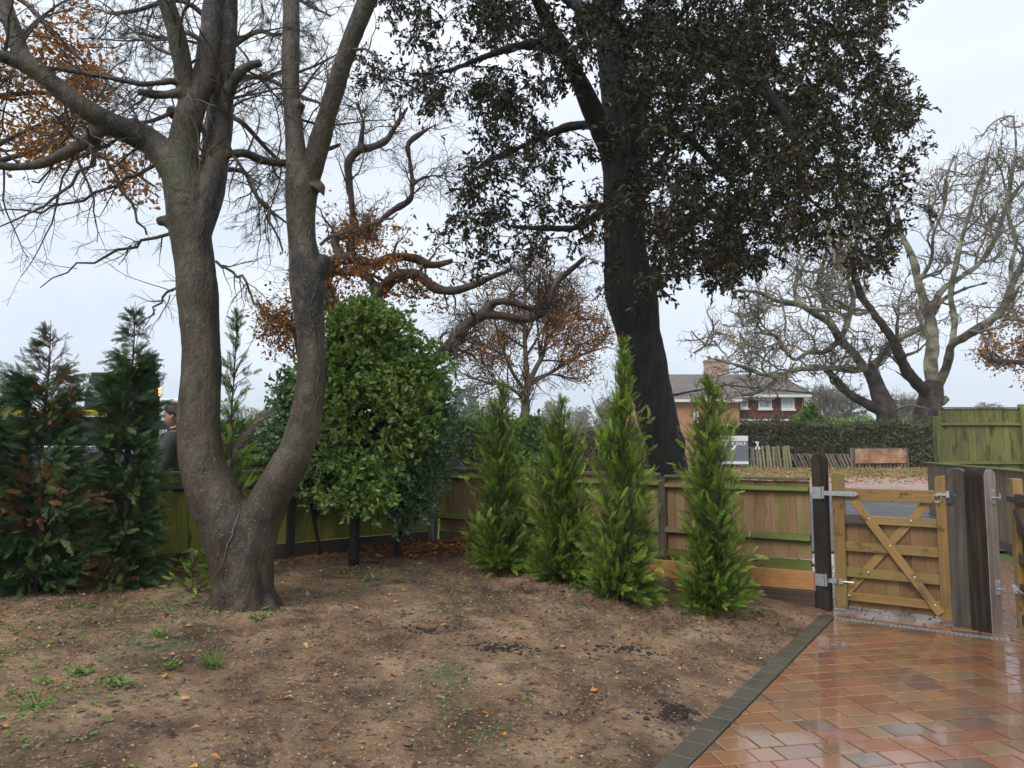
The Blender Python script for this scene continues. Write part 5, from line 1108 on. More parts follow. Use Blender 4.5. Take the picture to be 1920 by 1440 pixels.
def bush(name, label, cat, px, pyt, wpx, Y, zb, n, lsz, mname, seed, depth=None, group=None, trunk=None, asp=1.0):
    rg = np.random.default_rng(seed); zt = P(px, pyt, Y)[2]; X = P(px, pyt, Y)[0]; rx = wpx / 2 / PPM(Y); rz = (zt - zb) / 2 * asp; ry = depth or rx
    t = thing(name, label, cat, (X, Y, terr(X, Y)), group); mb = MB()
    cz = zt - rz
    zg = float(terr(X, Y)) - .1
    mb.tube([[X, Y, zg], [X + .03 * rx, Y, (zg + cz) / 2], [X, Y, cz + .3 * rz]], [.07 * rx + .03, .05 * rx + .02, .015], 7)
    k = 40; d = nrm(rg.normal(size=(k, 3)) + [0, 0, .3]); p0 = np.tile([X, Y, cz - .5 * rz], (k, 1)); A = grow(p0, d, rg.uniform(.6, 1.05, k) * min(rx, rz) * 1.2, np.full(k, .03 * rx), np.full(k, .006), 6, .15, (0, 0, .05), rg); add_tubes(mb, *A, 4, rg)
    child('trunk', mb, M['twig'], t)
    nb = 26; bc = nrm(rg.normal(size=(nb, 3))) * rg.uniform(.35, .78, (nb, 1)); br = rg.uniform(.2, .42, nb)
    j = rg.integers(0, nb, n); q = nrm(rg.normal(size=(n, 3))) * (rg.random((n, 1)) ** .33); p = bc[j] + q * br[j][:, None]
    p = p * [rx, ry, rz] + [X, Y, cz]; rv = np.clip(rg.random(n) * .55 + .5 * fbm(p / rx, 1.6, 2, seed) + .2 + .12 * q[:, 2], 0, 1)
    ml = MB(); leaves(ml, p, rg.normal(size=(n, 3)), rg.uniform(*lsz, n), rg, .55, .25, rv); child('foliage', ml, M[mname], t); return t
hedge('laurel_hedge', 'leafy green laurel hedge beyond the fence corner below the amber tree', 'hedge', P(395, 0, 12.8), P(930, 0, 14.6), 1.3, 0, 2.02, 15000, (.06, .12), 'hedge_green', 201, .16, .5)
hedge('field_hedge', 'dark olive hedge behind the broken picket fence', 'hedge', P(1296, 0, 36.6), P(1800, 0, 36.6), 2.4, .5, 2.55, 26000, (.10, .2), 'hedge_dark', 202, .2, .25)
hedge('trimmed_hedge', 'distant neatly trimmed bright green hedge between the bare oak trunks', 'hedge', P(1530, 0, 70), P(1800, 0, 70), 2, .5, 3.9, 9000, (.2, .35), 'bright_bush', 203, .03, .3)
hedge('brown_hedge', 'twiggy brown hedge beyond the lane, seen between the young conifers', 'hedge', P(1000, 0, 31), P(1215, 0, 31), 1.6, .4, 2.25, 9000, (.08, .16), 'far_leaf', 204, .2, .5)
hedge('tall_grass_hedge', 'pale yellow green hedge far behind the laurel hedge', 'hedge', P(820, 0, 24), P(1010, 0, 25), 1.5, .3, 2.5, 8000, (.08, .18), 'hedge_green', 205, .2, .6)
bush('garden_bush', 'rounded bright yellow green bush at the right end of the brick house', 'bush', 1518, 758, 88, 41, .6, 9000, (.14, .28), 'bright_bush', 211)
bush('garden_shrub', 'olive brown climbing shrub below the middle windows of the brick house', 'bush', 1452, 768, 78, 42.5, .6, 3000, (.1, .2), 'hedge_dark', 212)
# distant trees: each its own crown and trunk
GDist = 'hazy trees on the skyline'
dist = [(868,715,70,70,'far_green','grey green rounded tree on the skyline behind the laurel hedge'),(915,742,80,95,'far_leaf','tan tree on the skyline under the amber tree'),(800,748,80,90,'far_leaf','tan tree on the skyline behind the evergreen tree'),
 (1142,738,64,85,'far_leaf','round topped olive tan tree on the skyline between two young conifers'),(1085,752,60,110,'far_leaf','low tan tree on the skyline left of the round topped one'),(1030,748,50,100,'far_leaf','small tan tree on the skyline beside the amber tree trunk'),
 (470,755,90,120,'far_leaf','tan tree on the skyline left in the fork of the forked tree'),(535,748,90,110,'far_leaf','tan tree on the skyline right in the fork of the forked tree'),
 (1592,765,44,75,'far_green','small green pointed tree on the skyline left of the bare oak trunk'),(1625,770,50,100,'far_leaf','low tan tree on the skyline behind the spreading oak trunk'),(1705,762,70,90,'far_leaf','tan tree on the skyline between the two bare oak trunks'),
 (1850,742,90,110,'far_leaf','pale tan tree on the skyline above the tall green fence'),(315,742,60,130,'far_leaf','faint bare tree on the skyline above the pale van'),(20,742,90,110,'far_green','dull green tree on the skyline at the left edge')]
for k, (px, pt, wpx, Y, m, lab) in enumerate(dist):
    bush('distant_tree', lab, 'tree', px, pt, wpx, Y * 2.6, 2.2, 3200, (.5, 1.1), m, 220 + k, group=GDist)
# bare trees far right of the house
lvF = [dict(k=9, L=(2., 4.), rmin=.06, rmax=.12, rf=.6, wig=.12, n=7, sides=4, trop=(0, 0, .06), ang=(20, 45)), dict(k=7, L=(1., 2.4), rmin=.035, wig=.14, n=5, ang=(20, 50)), dict(k=5, L=(.6, 1.5), rmin=.025, wig=.15, n=4)]
for k, (px, top, Y, lab) in enumerate(((1548, 742, 80, 'faint bare tree right of the brick house'), (1580, 752, 85, 'faint bare tree left of the spreading oak trunk'), (1690, 758, 95, 'faint bare tree between the two bare oak trunks'))):
    b = P(px, 815, Y); bare_tree('distant_bare_tree', lab, (b[0], Y, .6), [[(px, 862, 5), (px, 830, 4), (px + 1, 790, 3), (px - 1, top + 12, 1.2)], [(px, 805, 2.5), (px - 9, 780, 2), (px - 14, top + 14, 1)], [(px, 800, 2.5), (px + 10, 776, 2), (px + 14, top + 16, 1)]], Y, 240 + k, lvF, 'twig_pale', 'twig_pale', None, GDist)
rg = np.random.default_rng(260); b = P(1712, 810, 110); t = thing('cedar_tree', 'dark flat topped cedar on the skyline between the oak trunks', 'tree', (b[0], 110, .6))
mb = MB(); mb.tube([[b[0], 110, .4], [b[0], 110, 8.5]], [.4, .12], 7); ml = MB()
for k, z in enumerate((4.5, 6., 7.3, 8.4)):
    n = 500; a = rg.uniform(0, 6.28, n); r = np.sqrt(rg.random(n)) * (4.4 - .35 * k); p = np.c_[b[0] + np.cos(a) * r, 110 + np.sin(a) * r, z + rg.normal(size=n) * .16]; leaves(ml, p, rg.normal(size=(n, 3)) * [1, 1, .3], rg.uniform(.3, .7, n), rg, .5, .1)
    for c in range(6): e = np.array([b[0] + math.cos(c) * 3.6, 110 + math.sin(c) * 3.6, z]); mb.tube([[b[0], 110, z - .4], e], [.1, .04], 5)
child('trunk', mb, M['twig'], t); child('foliage', ml, M['far_green'], t)

# ================================================================== brick house
HY = 48.0
def hx(px, Y=HY): return P(px, 800, Y)[0]
def hz(py, Y=HY): return P(960, py, Y)[2]
t = thing('brick_house', 'two storey brick house with hung tiles, a grey tiled roof and white windows', 'house', (hx(1400), HY, .55))
x0, x1 = hx(1195), hx(1509); zE = 5.0
mb = MB(); mb.abox(x0, x1, HY + .14, HY + 8, .4, zE - .05); mb.abox(hx(1505), x1 + .02, HY - .02, HY + .14, .4, zE - .06); child('wall', mb, M['brick'], t)
xb = hx(1387, 46.6)
mb = MB(); mb.abox(x0 + .5, xb, 46.6, HY + .14, .4, 4.72); child('brick_wing', mb, M['brick'], t)
mb = MB(); mb.abox(xb + .003, hx(1505) - .003, HY, HY + .14, hz(790), zE - .06); child('tile_hung_wall', mb, M['tilehung'], t)
mb = MB(); mb.abox(xb + .003, hx(1478), HY - .35, HY + .14, hz(789.5), hz(786)); child('porch_fascia', mb, M['white'], t)
# roof
def slab(pts, th=.12):
    V = np.array(pts, float); n = len(V); W = V - [0, 0, th]; mb = MB(); mb.add(np.r_[V, W], [tuple(range(n)), tuple(range(n, 2 * n))[::-1]] + [(i, n + i, n + (i + 1) % n, (i + 1) % n) for i in range(n)]); return mb
xr, zr_ = 18.8, 6.55; xe = x1 + .35; yr = 51.5; ye0, ye1 = HY - .4, HY + 8.4
rf = slab([(x0 - .3, ye0, zE), (xe, ye0, zE), (xr, yr, zr_), (x0 - .3, yr, zr_)]); b = slab([(xe, ye0, zE), (xe, ye1, zE), (xr, yr, zr_)]); rf.add(np.concatenate(b.v), b.f)
b = slab([(xe, ye1, zE), (x0 - .3, ye1, zE), (x0 - .3, yr, zr_), (xr, yr, zr_)]); rf.add(np.concatenate(b.v), b.f)
b = slab([(x0 + .3, 46.25, zE - .40), (xb + .2, 46.25, zE - .40), (xb + .2, ye0 + .02, zE + .01), (x0 + .3, ye0 + .02, zE + .01)]); rf.add(np.concatenate(b.v), b.f)
rf.tube([(x0 - .3, yr, zr_ + .03), (xr, yr, zr_ + .03)], [.11, .11], 8); rf.tube([(xr, yr, zr_ + .03), (xe, ye0, zE + .04)], [.1, .1], 8)
roof = child('roof', rf, M['roof'], t)
mb = MB(); cx0, cx1 = P(1322, 690, 51.5)[0], P(1364, 690, 51.5)[0]; mb.abox(cx0, cx1, 51.1, 51.9, 6.2, 7.55); mb.abox(cx0 - .06, cx1 + .06, 51.04, 51.96, 7.55, 7.68)
ch = child('chimney', mb, M['chimney'], roof)
for k_ in range(3):
    mb = MB(); xx = cx0 + .3 + k_ * (cx1 - cx0 - .6) / 2; mb.cyl((xx, 51.5, 7.68), (xx, 51.5, 8.0), .13, .1, 10); child('chimney_pot', mb, M['rust'], roof)
mb = MB(); mb.abox(xb + .2, xe, ye0 - .02, ye0 + .02, zE - .2, zE - .02); mb.abox(x0 + .3, xb + .22, 46.22, 46.26, zE - .60, zE - .42); mb.abox(xb + .02, xe - .05, ye0 + .02, HY + .14, zE - .14, zE - .125); child('fascia', mb, M['white'], t)
mb = MB(); mb.cyl((x1 + .07, HY - .06, .5), (x1 + .07, HY - .06, zE - .1), .045); child('downpipe', mb, M['white'], t)
def window(px0, px1, py0, py1, Y, bars=(), glass='glass', sillh=.12, lab=None):
    xa, xc, za, zc = P(px0, 800, Y)[0], P(px1, 800, Y)[0], P(960, py1, Y)[2], P(960, py0, Y)[2]; f = .07; y0, y1 = Y - .05, Y + .02
    mb = MB(); mb.abox(xa, xa + f, y0, y1, za, zc); mb.abox(xc - f, xc, y0, y1, za, zc); mb.abox(xa + f, xc - f, y0, y1, zc - f, zc); mb.abox(xa + f, xc - f, y0, y1, za, za + f)
    for b_ in bars:
        if b_[0] == 'v': xx = xa + (xc - xa) * b_[1]; mb.abox(xx - .03, xx + .03, y0 + .005, y1, za + f, zc - f)
        else: zz = za + (zc - za) * b_[1]; mb.abox(xa + f, xc - f, y0 + .008, y1, zz - .025, zz + .025)
    wo = child('window', mb, M['white'], t); 
    if lab: wo['label'] = lab
    mb = MB(); mb.abox(xa + f, xc - f, Y - .012, Y - .004, za + f, zc - f); child('pane', mb, M[glass], wo)
    mb = MB(); mb.abox(xa - .05, xc + .05, Y - .12, Y - .002, za - sillh, za); child('sill', mb, M['white'], wo)
window(1389, 1403, 740, 765, HY, [], 'glass'); window(1423, 1448, 739.5, 766, HY, [('v', .84), ('h', .74)], 'glass'); window(1466, 1491, 740.5, 767, HY, [('v', .86), ('h', .78)], 'curtain', lab='window with a drawn pale curtain')
window(1390, 1430, 791, 812, HY, [('v', .5)], 'glass', .05); window(1451, 1475, 796, 812, HY, [('v', .45)], 'glass', .05); window(1352, 1370, 797, 812, 46.6, [('v', .5)], 'glass', .05); window(1301, 1311, 772, 792, 46.6, [], 'glass', .05)
# ================================================================== picket fence, rusty sheet, ribbon, sign
PY = 34.85
def pz(py, Y=PY): return P(960, py, Y)[2]
def ppx(px, Y=PY): return P(px, 850, Y)[0]
gz = lambda x: float(terr(x, PY)) + .02
def pickets(root, pxs, ptop, pbot, lean, mname, wid=.105):
    mb = MB()
    for px in pxs:
        xa = ppx(px); zb = gz(xa) - .03; h = pz(ptop + random.uniform(-1.4, 1.4)) - zb; le = lean + random.uniform(-.06, .06)
        ux = np.array([math.cos(le), 0, -math.sin(le)]); uz = np.array([math.sin(le), 0, math.cos(le)]); wd = wid * random.uniform(.8, 1.1)
        mb.prism([(-wd / 2, 0), (wd / 2, 0), (wd / 2, h - .06), (0, h), (-wd / 2, h - .06)], (xa, PY + random.uniform(-.02, .02), zb), ux, uz, (0, 1, 0), .022)
    child('picket_panel', mb, M[mname], root)
tpk = thing('picket_fence', 'weathered broken picket fence with leaning slats below the dark olive hedge', 'fence', (ppx(1500), PY, .55))
pickets(tpk, np.arange(1378, 1422, 6.0), 838, 876, .0, 'picket_dark'); pickets(tpk, np.arange(1421, 1489, 6.2), 835, 876, -.07, 'picket'); pickets(tpk, np.arange(1496, 1602, 6.4), 848, 878, -.42, 'picket_dark', .1); pickets(tpk, np.arange(1597, 1704, 6.6), 840, 882, -.05, 'picket_dark')
for pa, pb, z in ((1376, 1490, .95), (1376, 1490, .4), (1594, 1704, .9), (1594, 1704, .4), (1490, 1596, .62)):
    mb = MB(); a, b = ppx(pa), ppx(pb); mb.abox(a, b, PY + .024, PY + .07, gz(a) + z - .04, gz(a) + z + .04); child('rail', mb, M['picket_dark'], tpk)
mb = MB()
pf = [(1604, 869), (1603, 842), (1689, 841), (1701, 850), (1699, 868)]
A = np.array([P(a, b, PY - .07) for a, b in pf]); B = A + [0, .012, 0]; n = 5
mb.add(np.r_[A, B], [tuple(range(n)), tuple(range(n, 2 * n))[::-1]] + [(i, n + i, n + (i + 1) % n, (i + 1) % n) for i in range(n)])
tag(mb.build('rusty_sheet', M['rust'], base=A.mean(0)), 'rust streaked metal sheet leaning against the picket fence', 'metal sheet')
mb = MB()
def flat(pts, Y, th=.01):
    A = np.array([P(a, b, Y) for a, b in pts]); n = len(A); mb.add(np.r_[A, A + [0, th, 0]], [tuple(range(n)), tuple(range(n, 2 * n))[::-1]] + [(i, n + i, n + (i + 1) % n, (i + 1) % n) for i in range(n)])
flat([(1415.3, 828), (1423, 828), (1422.6, 832), (1420.4, 838), (1418, 838), (1419.6, 832), (1416.5, 830.8)], PY - .06)
flat([(1419, 837.5), (1416, 839), (1415.2, 842), (1418, 843.4)], PY - .062); flat([(1421, 836), (1424.2, 839), (1426.6, 840.4), (1423.6, 843), (1421.8, 843)], PY - .062)
tag(mb.build('white_seven', M['white'], base=P(1420, 836, PY - .06)), 'small white figure seven on the pickets beside the grey sign', 'number')
SY = 33.4
def sx(px): return P(px, 850, SY)[0]
def sz(py): return P(960, py, SY)[2]
t = thing('sale_sign', 'grey and white FOR SALE board on the far verge behind the last young conifer', 'sign', (sx(1358), SY, .55))
mb = MB(); mb.abox(sx(1308), sx(1403.3), SY, SY + .03, sz(826.6), sz(817)); mb.abox(sx(1308), sx(1403.3), SY, SY + .03, sz(870.2), sz(865)); child('white_border', mb, M['white'], t)
mb = MB(); mb.abox(sx(1308), sx(1403.3), SY, SY + .03, sz(865), sz(826.6)); child('grey_panel', mb, M['signgrey'], t)
for px in (1318, 1394):
    mb = MB(); mb.abox(sx(px) - .04, sx(px) + .04, SY + .031, SY + .1, .4, sz(820)); child('sign_post', mb, M['picket_dark'], t)
fc = bpy.data.curves.new('lettering', 'FONT'); fc.body = 'FOR SALE'; fc.size = .165; fc.space_character = 1.15; fc.extrude = .003; fc.offset = .003
fo = bpy.data.objects.new('tmp', fc); COL.objects.link(fo); dg = bpy.context.evaluated_depsgraph_get(); me = bpy.data.meshes.new_from_object(fo.evaluated_get(dg)); bpy.data.objects.remove(fo)
V = np.array([v.co[:] for v in me.vertices]); wv = V[:, 0].max(); sc_ = (sx(1399.2) - sx(1360)) / wv
lo = bpy.data.objects.new('lettering', me); COL.objects.link(lo); me.materials.clear(); me.materials.append(M['white'])
for v in me.vertices: c = v.co.copy(); v.co = (sx(1360) + c.x * sc_ - sx(1358), -.006 - c.z, sz(834.4) - .55 + c.y * sc_ * 1.05)
lo.parent = t
mb = MB(); A = [(1371, 844), (1369.5, 841.5), (1375, 839), (1377.5, 834), (1381, 834.5), (1380, 838), (1376.5, 842.5)]; flat(A, SY - .012); child('emblem', mb, M['white'], t)
# telephone wire
mb = MB(); a, b = P(1540, 310, 34), P(2300, 528, 14); s = np.linspace(0, 1, 30)[:, None]; pts = a * (1 - s) + b * s; pts[:, 2] -= .5 * (4 * s * (1 - s))[:, 0]; mb.tube(pts, .022, 6)
tag(mb.build('telephone_wire', M['black'], base=pts[15]), 'black overhead wire slanting across the bare oaks at the right', 'wire')
# ================================================================== behind the left fence: letter box, truck, van, car, man
t = thing('letter_box', 'black round topped letter box peeping over the brown fence by the corner', 'letter box', (*P(849, 868, 9.75)[:2], .1))
c = P(849, 880, 9.75); mb = MB(); mb.prism(arch(.235, .30), (c[0], c[1], c[2] - .17), (1, 0, 0), (0, 0, 1), (0, 1, 0), .3); child('box', mb, M['black'], t, bevel=.008, bseg=2)
mb = MB(); mb.prism(arch(.255, .314), (c[0], c[1] - .012, c[2] - .173), (1, 0, 0), (0, 0, 1), (0, 1, 0), .012); child('door', mb, M['iron'], t)
mb = MB(); mb.abox(c[0] - .04, c[0] + .04, c[1] + .1, c[1] + .18, 0, c[2] - .17); child('post', mb, M['post_dark'], t)
TY = 12.4
def tx(px): return P(px, 800, TY)[0]
def tzz(py): return P(960, py, TY)[2]
zg = float(terr(tx(150), TY))
t = thing('crane_truck', 'yellow sided works truck with a dark cab and amber beacon behind the dark conifers', 'truck', (tx(120), TY, zg))
mb = MB(); mb.abox(tx(-150), tx(212), TY, TY + .05, tzz(779), tzz(769)); child('side_board', mb, M['truck_yellow'], t, bevel=.006)
mb = MB(); mb.abox(tx(-150), tx(212), TY - .01, TY + .06, tzz(781.5), tzz(779.3)); child('trim_strip', mb, M['white'], t)
mb = MB(); mb.abox(tx(-150), tx(212), TY + .06, TY + 2.1, tzz(800), tzz(781)); mb.abox(tx(-150), tx(200), TY + 1.0, TY + 1.6, zg + .55, tzz(801)); child('flat_bed', mb, M['truck_dark'], t)
mb = MB(); mb.prism([(tx(150), zg + .5), (tx(248), zg + .5), (tx(248), tzz(800)), (tx(246), tzz(720)), (tx(243), tzz(697)), (tx(160), tzz(697)), (tx(150), tzz(740))], (0, TY + .07, 0), (1, 0, 0), (0, 0, 1), (0, 1, 0), .9); cab = child('cab', mb, M['truck_dark'], t, bevel=.02)
mb = MB(); mb.abox(tx(168), tx(236), TY + .062, TY + .072, tzz(760), tzz(712)); child('cab_window', mb, M['glass_dark'], cab)
mb = MB(); bq = P(297, 735, TY + .93); mb.cyl(bq - [0, 0, .07], bq + [0, 0, .07], .04, .035, 10); child('beacon', mb, M['amber'], cab)
mb = MB(); mb.tube([P(149, 706, TY - .2), P(170, 727, TY - .15), P(195, 756, TY - .1), P(214, 784, TY)], [.035, .042, .055, .065], 10); arm = child('crane_arm', mb, M['galv'], t, smooth=True)
mb = MB(); mb.cyl(P(139, 704.5, TY - .2), P(159, 703, TY - .2), .028, .03, 10); child('arm_head', mb, M['concrete'], arm)
for px in (-90, 40, 215):
    mb = MB(); mb.cyl((tx(px), TY + .05, zg + .48), (tx(px), TY + .35, zg + .48), .48, sides=20); wh = child('wheel', mb, M['black'], t)
    mb = MB(); mb.cyl((tx(px), TY + .03, zg + .48), (tx(px), TY + .05, zg + .48), .26, sides=16); child('rim', mb, M['galv'], wh)
VY = 16.5
def vx(px): return P(px, 800, VY)[0]
zg = float(terr(vx(350), VY)); zr2 = P(960, 746, VY)[2]
t = thing('white_van', 'pale bluish white van parked behind the man and the forked tree', 'van', (vx(345), VY, zg))
mb = MB(); mb.prism([(vx(275), zg + .35), (vx(418), zg + .35), (vx(418), zg + 1.25), (vx(408), zg + 1.4), (vx(395), zr2 - .1), (vx(388), zr2), (vx(279), zr2), (vx(275), zr2 - .1)], (0, VY, 0), (1, 0, 0), (0, 0, 1), (0, 1, 0), 2.0); bd = child('body', mb, M['van'], t, bevel=.06, bseg=3)
mb = MB(); mb.abox(vx(279), vx(388), VY - .012, VY - .004, zr2 - .26, zr2 - .235); mb.abox(vx(330), vx(330) + .02, VY - .012, VY - .003, zg + .5, zr2 - .27); child('side_trim', mb, M['concrete'], t)
mb = MB(); mb.prism([(vx(384), zr2 - .75), (vx(402), zr2 - .75), (vx(393), zr2 - .2), (vx(384), zr2 - .2)], (0, VY - .01, 0), (1, 0, 0), (0, 0, 1), (0, 1, 0), .02); child('side_window', mb, M['glass_dark'], t)
for px in (296, 398):
    mb = MB(); mb.cyl((vx(px), VY - .02, zg + .33), (vx(px), VY + .2, zg + .33), .33, sides=18); child('wheel', mb, M['black'], t)
CY = 9.3
cx_ = P(150, 840, CY)[0]; zg = float(terr(cx_, CY)); zt_ = P(960, 840, CY)[2]; hh = zt_ - zg
t = thing('dark_car', 'dark car whose roof shows between the two left conifers above the green fence', 'car', (cx_, CY + .9, zg))
prf = [(-2.0, .3), (2.0, .3), (2.03, .62), (1.9, .8), (1.1, .92), (.55, hh - .03), (.3, hh), (-.9, hh), (-1.2, hh - .06), (-1.85, .95), (-2.0, .8)]
mb = MB(); mb.prism(prf, (cx_, CY, zg), (1, 0, 0), (0, 0, 1), (0, 1, 0), 1.7); child('body', mb, M['carpaint'], t, bevel=.06, bseg=3)
mb = MB(); mb.prism([(-1.45, .95), (.85, .95), (.45, hh - .1), (-1.05, hh - .1)], (cx_, CY - .006, zg), (1, 0, 0), (0, 0, 1), (0, 1, 0), .02); child('side_window', mb, M['glass_dark'], t)
mb = MB(); mb.tube([(cx_ - 1.1, CY + .04, zg + hh + .015), (cx_ + .4, CY + .04, zg + hh + .015)], .012, 8); child('roof_sheen', mb, M['galv'], t)  # pale metal bar added as the sheen line along the roof
for sx_ in (-1.25, 1.3):
    mb = MB(); mb.cyl((cx_ + sx_, CY - .01, zg + .31), (cx_ + sx_, CY + .2, zg + .31), .31, sides=18); child('wheel', mb, M['black'], t)
# man in profile, facing left
MY = 8.0; mo = np.array([P(326, 800, MY)[0], MY, 0]); mo[2] = float(terr(mo[0], MY)); mh = P(960, 757.5, MY)[2] - mo[2]; k = mh / 1.80
def skin(name, joints, edges, m, parent, root=0, sub=2):
    me = bpy.data.meshes.new(name); me.from_pydata([tuple(np.array(j[:3]) * k) for j in joints], edges, []); o = bpy.data.objects.new(name, me); COL.objects.link(o)
    md = o.modifiers.new('skin', 'SKIN'); md.use_smooth_shade = True
    for i, j in enumerate(joints):
        r = j[3] if isinstance(j[3], tuple) else (j[3], j[3]); me.skin_vertices[0].data[i].radius = (r[0] * k, r[1] * k)
    me.skin_vertices[0].data[root].use_root = True
    s = o.modifiers.new('sub', 'SUBSURF'); s.levels = s.render_levels = sub
    dg = bpy.context.evaluated_depsgraph_get(); nm = bpy.data.meshes.new_from_object(o.evaluated_get(dg)); bpy.data.objects.remove(o)
    nm.name = name; nm.materials.clear(); nm.materials.append(m); o = bpy.data.objects.new(name, nm); COL.objects.link(o); o.parent = parent
    nm.polygons.foreach_set('use_smooth', np.ones(len(nm.polygons), bool)); return o
pr = thing('person', 'short haired man in a charcoal zipped jacket looking left from behind the forked tree', 'person', mo)
# local frame: facing -x, left/right along y
J = [(0,0,.96,.13),(0,0,1.12,.125),(.01,0,1.30,.14),(.02,0,1.44,.11),(.015,0,1.50,.058),(-.01,0,1.565,.056),
     (.015,-.19,1.42,.062),(.03,-.25,1.16,.046),(-.06,-.26,.93,.033),(-.08,-.26,.86,.034),(.015,.19,1.42,.062),(.03,.25,1.16,.046),(-.06,.26,.93,.033),(-.08,.26,.86,.034),
     (0,-.10,.90,.095),(-.01,-.11,.50,.062),(.02,-.11,.09,.045),(-.16,-.12,.045,.042),(0,.10,.90,.095),(-.01,.11,.50,.062),(.02,.11,.09,.045),(-.16,.12,.045,.042)]
E = [(0,1),(1,2),(2,3),(3,4),(4,5),(3,6),(6,7),(7,8),(8,9),(3,10),(10,11),(11,12),(12,13),(0,14),(14,15),(15,16),(16,17),(0,18),(18,19),(19,20),(20,21)]
for sgn, w_ in ((-1, 9), (1, 13)):
    hc = np.array([-.08, sgn * .26, .86])
    for f in range(4):
        b = len(J); a = hc + [-.03 + .02 * f - .015, 0, -.035]; L_ = (.075, .085, .08, .062)[f]
        J += [(*a, .010), (*(a + [-.006, 0, -L_ * .5]), .009), (*(a + [-.02, 0, -L_]), .007)]; E += [(w_, b), (b, b + 1), (b + 1, b + 2)]
    b = len(J); J += [(*(hc + [-.035, -sgn * .01, -.005]), .011), (*(hc + [-.055, -sgn * .02, -.04]), .009)]; E += [(w_, b), (b, b + 1)]
body = skin('body', J, E, M['skin'], pr)
# head sculpted from a sphere and joined to the body mesh
def headpt(x, y, z, inf=0.):
    X = x * .096; Yy = y * .075; Z = z * .122
    f = max(0, -x)
    if x < 0:
        c = math.exp(-(y / .20) ** 2)
        t_ = min(1, max(0, (.16 - z) / .34)); X -= (.004 + .020 * t_ ** 1.3) * f * c * (1 if z > -.18 else math.exp(-((z + .18) / .05) ** 2)) * (1 if z < .16 else math.exp(-((z - .16) / .08) ** 2))   # nose
        X -= .009 * f * math.exp(-((z + .36) / .045) ** 2 - (y / .3) ** 2) + .008 * f * math.exp(-((z + .47) / .045) ** 2 - (y / .28) ** 2)   # lips
        X += .004 * f * math.exp(-((z + .415) / .02) ** 2 - (y / .3) ** 2)
        X -= .017 * f * math.exp(-((z + .76) / .13) ** 2 - (y / .45) ** 2)      # chin
        X -= .007 * f * math.exp(-((z - .20) / .07) ** 2)   # brow
        for s_ in (-1, 1): X += .012 * f * math.exp(-((z - .05) / .09) ** 2 - ((y - s_ * .42) / .17) ** 2)   # eye sockets
    if z < -.3: q = min(1, (-.3 - z) / .7); Yy *= 1 - .20 * q; X -= .016 * q
    if x > 0 and z < -.2: X *= 1 - .35 * min(1, (-.2 - z) / .6)
    n = Vector((x / .096, y / .075, z / .122)).normalized() * inf
    return Vector((X - .012 + n.x, Yy + n.y, Z + 1.672 + n.z)) * k
bm = bmesh.new(); bm.from_mesh(body.data)
for v in bmesh.ops.create_uvsphere(bm, u_segments=48, v_segments=40, radius=1)['verts']: v.co = headpt(*v.co)
for s_ in (-1, 1):      # ears
    for v in bmesh.ops.create_uvsphere(bm, u_segments=12, v_segments=10, radius=1)['verts']:
        x, y, z = v.co; d_ = .35 * math.exp(-((x + .1) ** 2 + (z) ** 2) / .2); v.co = Vector((x * .018 + .012 + .006 * z, s_ * (.077 + (y * s_ * .011 if y * s_ < 0 else y * s_ * .011 * (1 - d_)) + .25 * x * .018), z * .032 * (1.0 if z > 0 else .85) + 1.668)) * k
bm.to_mesh(body.data); bm.free(); body.data.polygons.foreach_set('use_smooth', np.ones(len(body.data.polygons), bool))
for s_ in (-1, 1):
    mb = MB(); mb.ball(np.array(headpt(-.90, s_ * .40, .05)) + mo + np.array([.0075, 0, 0]), .0115 * k, 12, 10); child('eye', mb, M['white'], pr, smooth=True)
    mb = MB(); mb.ball(np.array(headpt(-.90, s_ * .40, .05)) + mo + np.array([-.001, 0, 0]), .0055 * k, 10, 8); child('iris', mb, M['hair'], pr, smooth=True)
    mb = MB(); mb.tube([np.array(headpt(-.93, s_ * .18, .21, .002)) + mo, np.array(headpt(-.85, s_ * .42, .25, .002)) + mo, np.array(headpt(-.72, s_ * .62, .2, .001)) + mo], .0035 * k, 6); child('eyebrow', mb, M['hair'], pr)
bm = bmesh.new(); bmesh.ops.create_uvsphere(bm, u_segments=64, v_segments=48, radius=1)
def hairline(x, y, z): return z - (.60 - (x + 1) * .43 - .10 * (abs(y) > .75) * (x < .15) + .08 * math.sin(y * 9 + x * 5) * (x < 0))
dl_ = [v for v in bm.verts if hairline(*v.co) < 0]; bmesh.ops.delete(bm, geom=dl_, context='VERTS')
for v in bm.verts:
    x, y, z = v.co; e_ = min(1, hairline(x, y, z) / .25); nz_ = float(vnoise(np.array([[x * 1., y * 1., z * .4]]), 16, 3)[0]); v.co = headpt(x, y, z, .003 + .011 * e_ + .008 * nz_ * e_)
me = bpy.data.meshes.new('hair'); bm.to_mesh(me); bm.free(); me.materials.append(M['hair']); me.polygons.foreach_set('use_smooth', np.ones(len(me.polygons), bool)); ho = bpy.data.objects.new('hair', me); COL.objects.link(ho); ho.parent = pr; ho.modifiers.new('s', 'SOLIDIFY').thickness = -.010
Jk = [(0,0,.90,.155),(0,0,1.10,.158),(.01,0,1.30,.178),(.02,0,1.42,.15),(.012,0,1.505,.084),(.018,-.195,1.41,.098),(.03,-.26,1.16,.076),(-.05,-.265,.93,.056),(.018,.195,1.41,.098),(.03,.26,1.16,.076),(-.05,.265,.93,.056)]
skin('jacket', Jk, [(0,1),(1,2),(2,3),(3,4),(3,5),(5,6),(6,7),(3,8),(8,9),(9,10)], M['jacket'], pr)
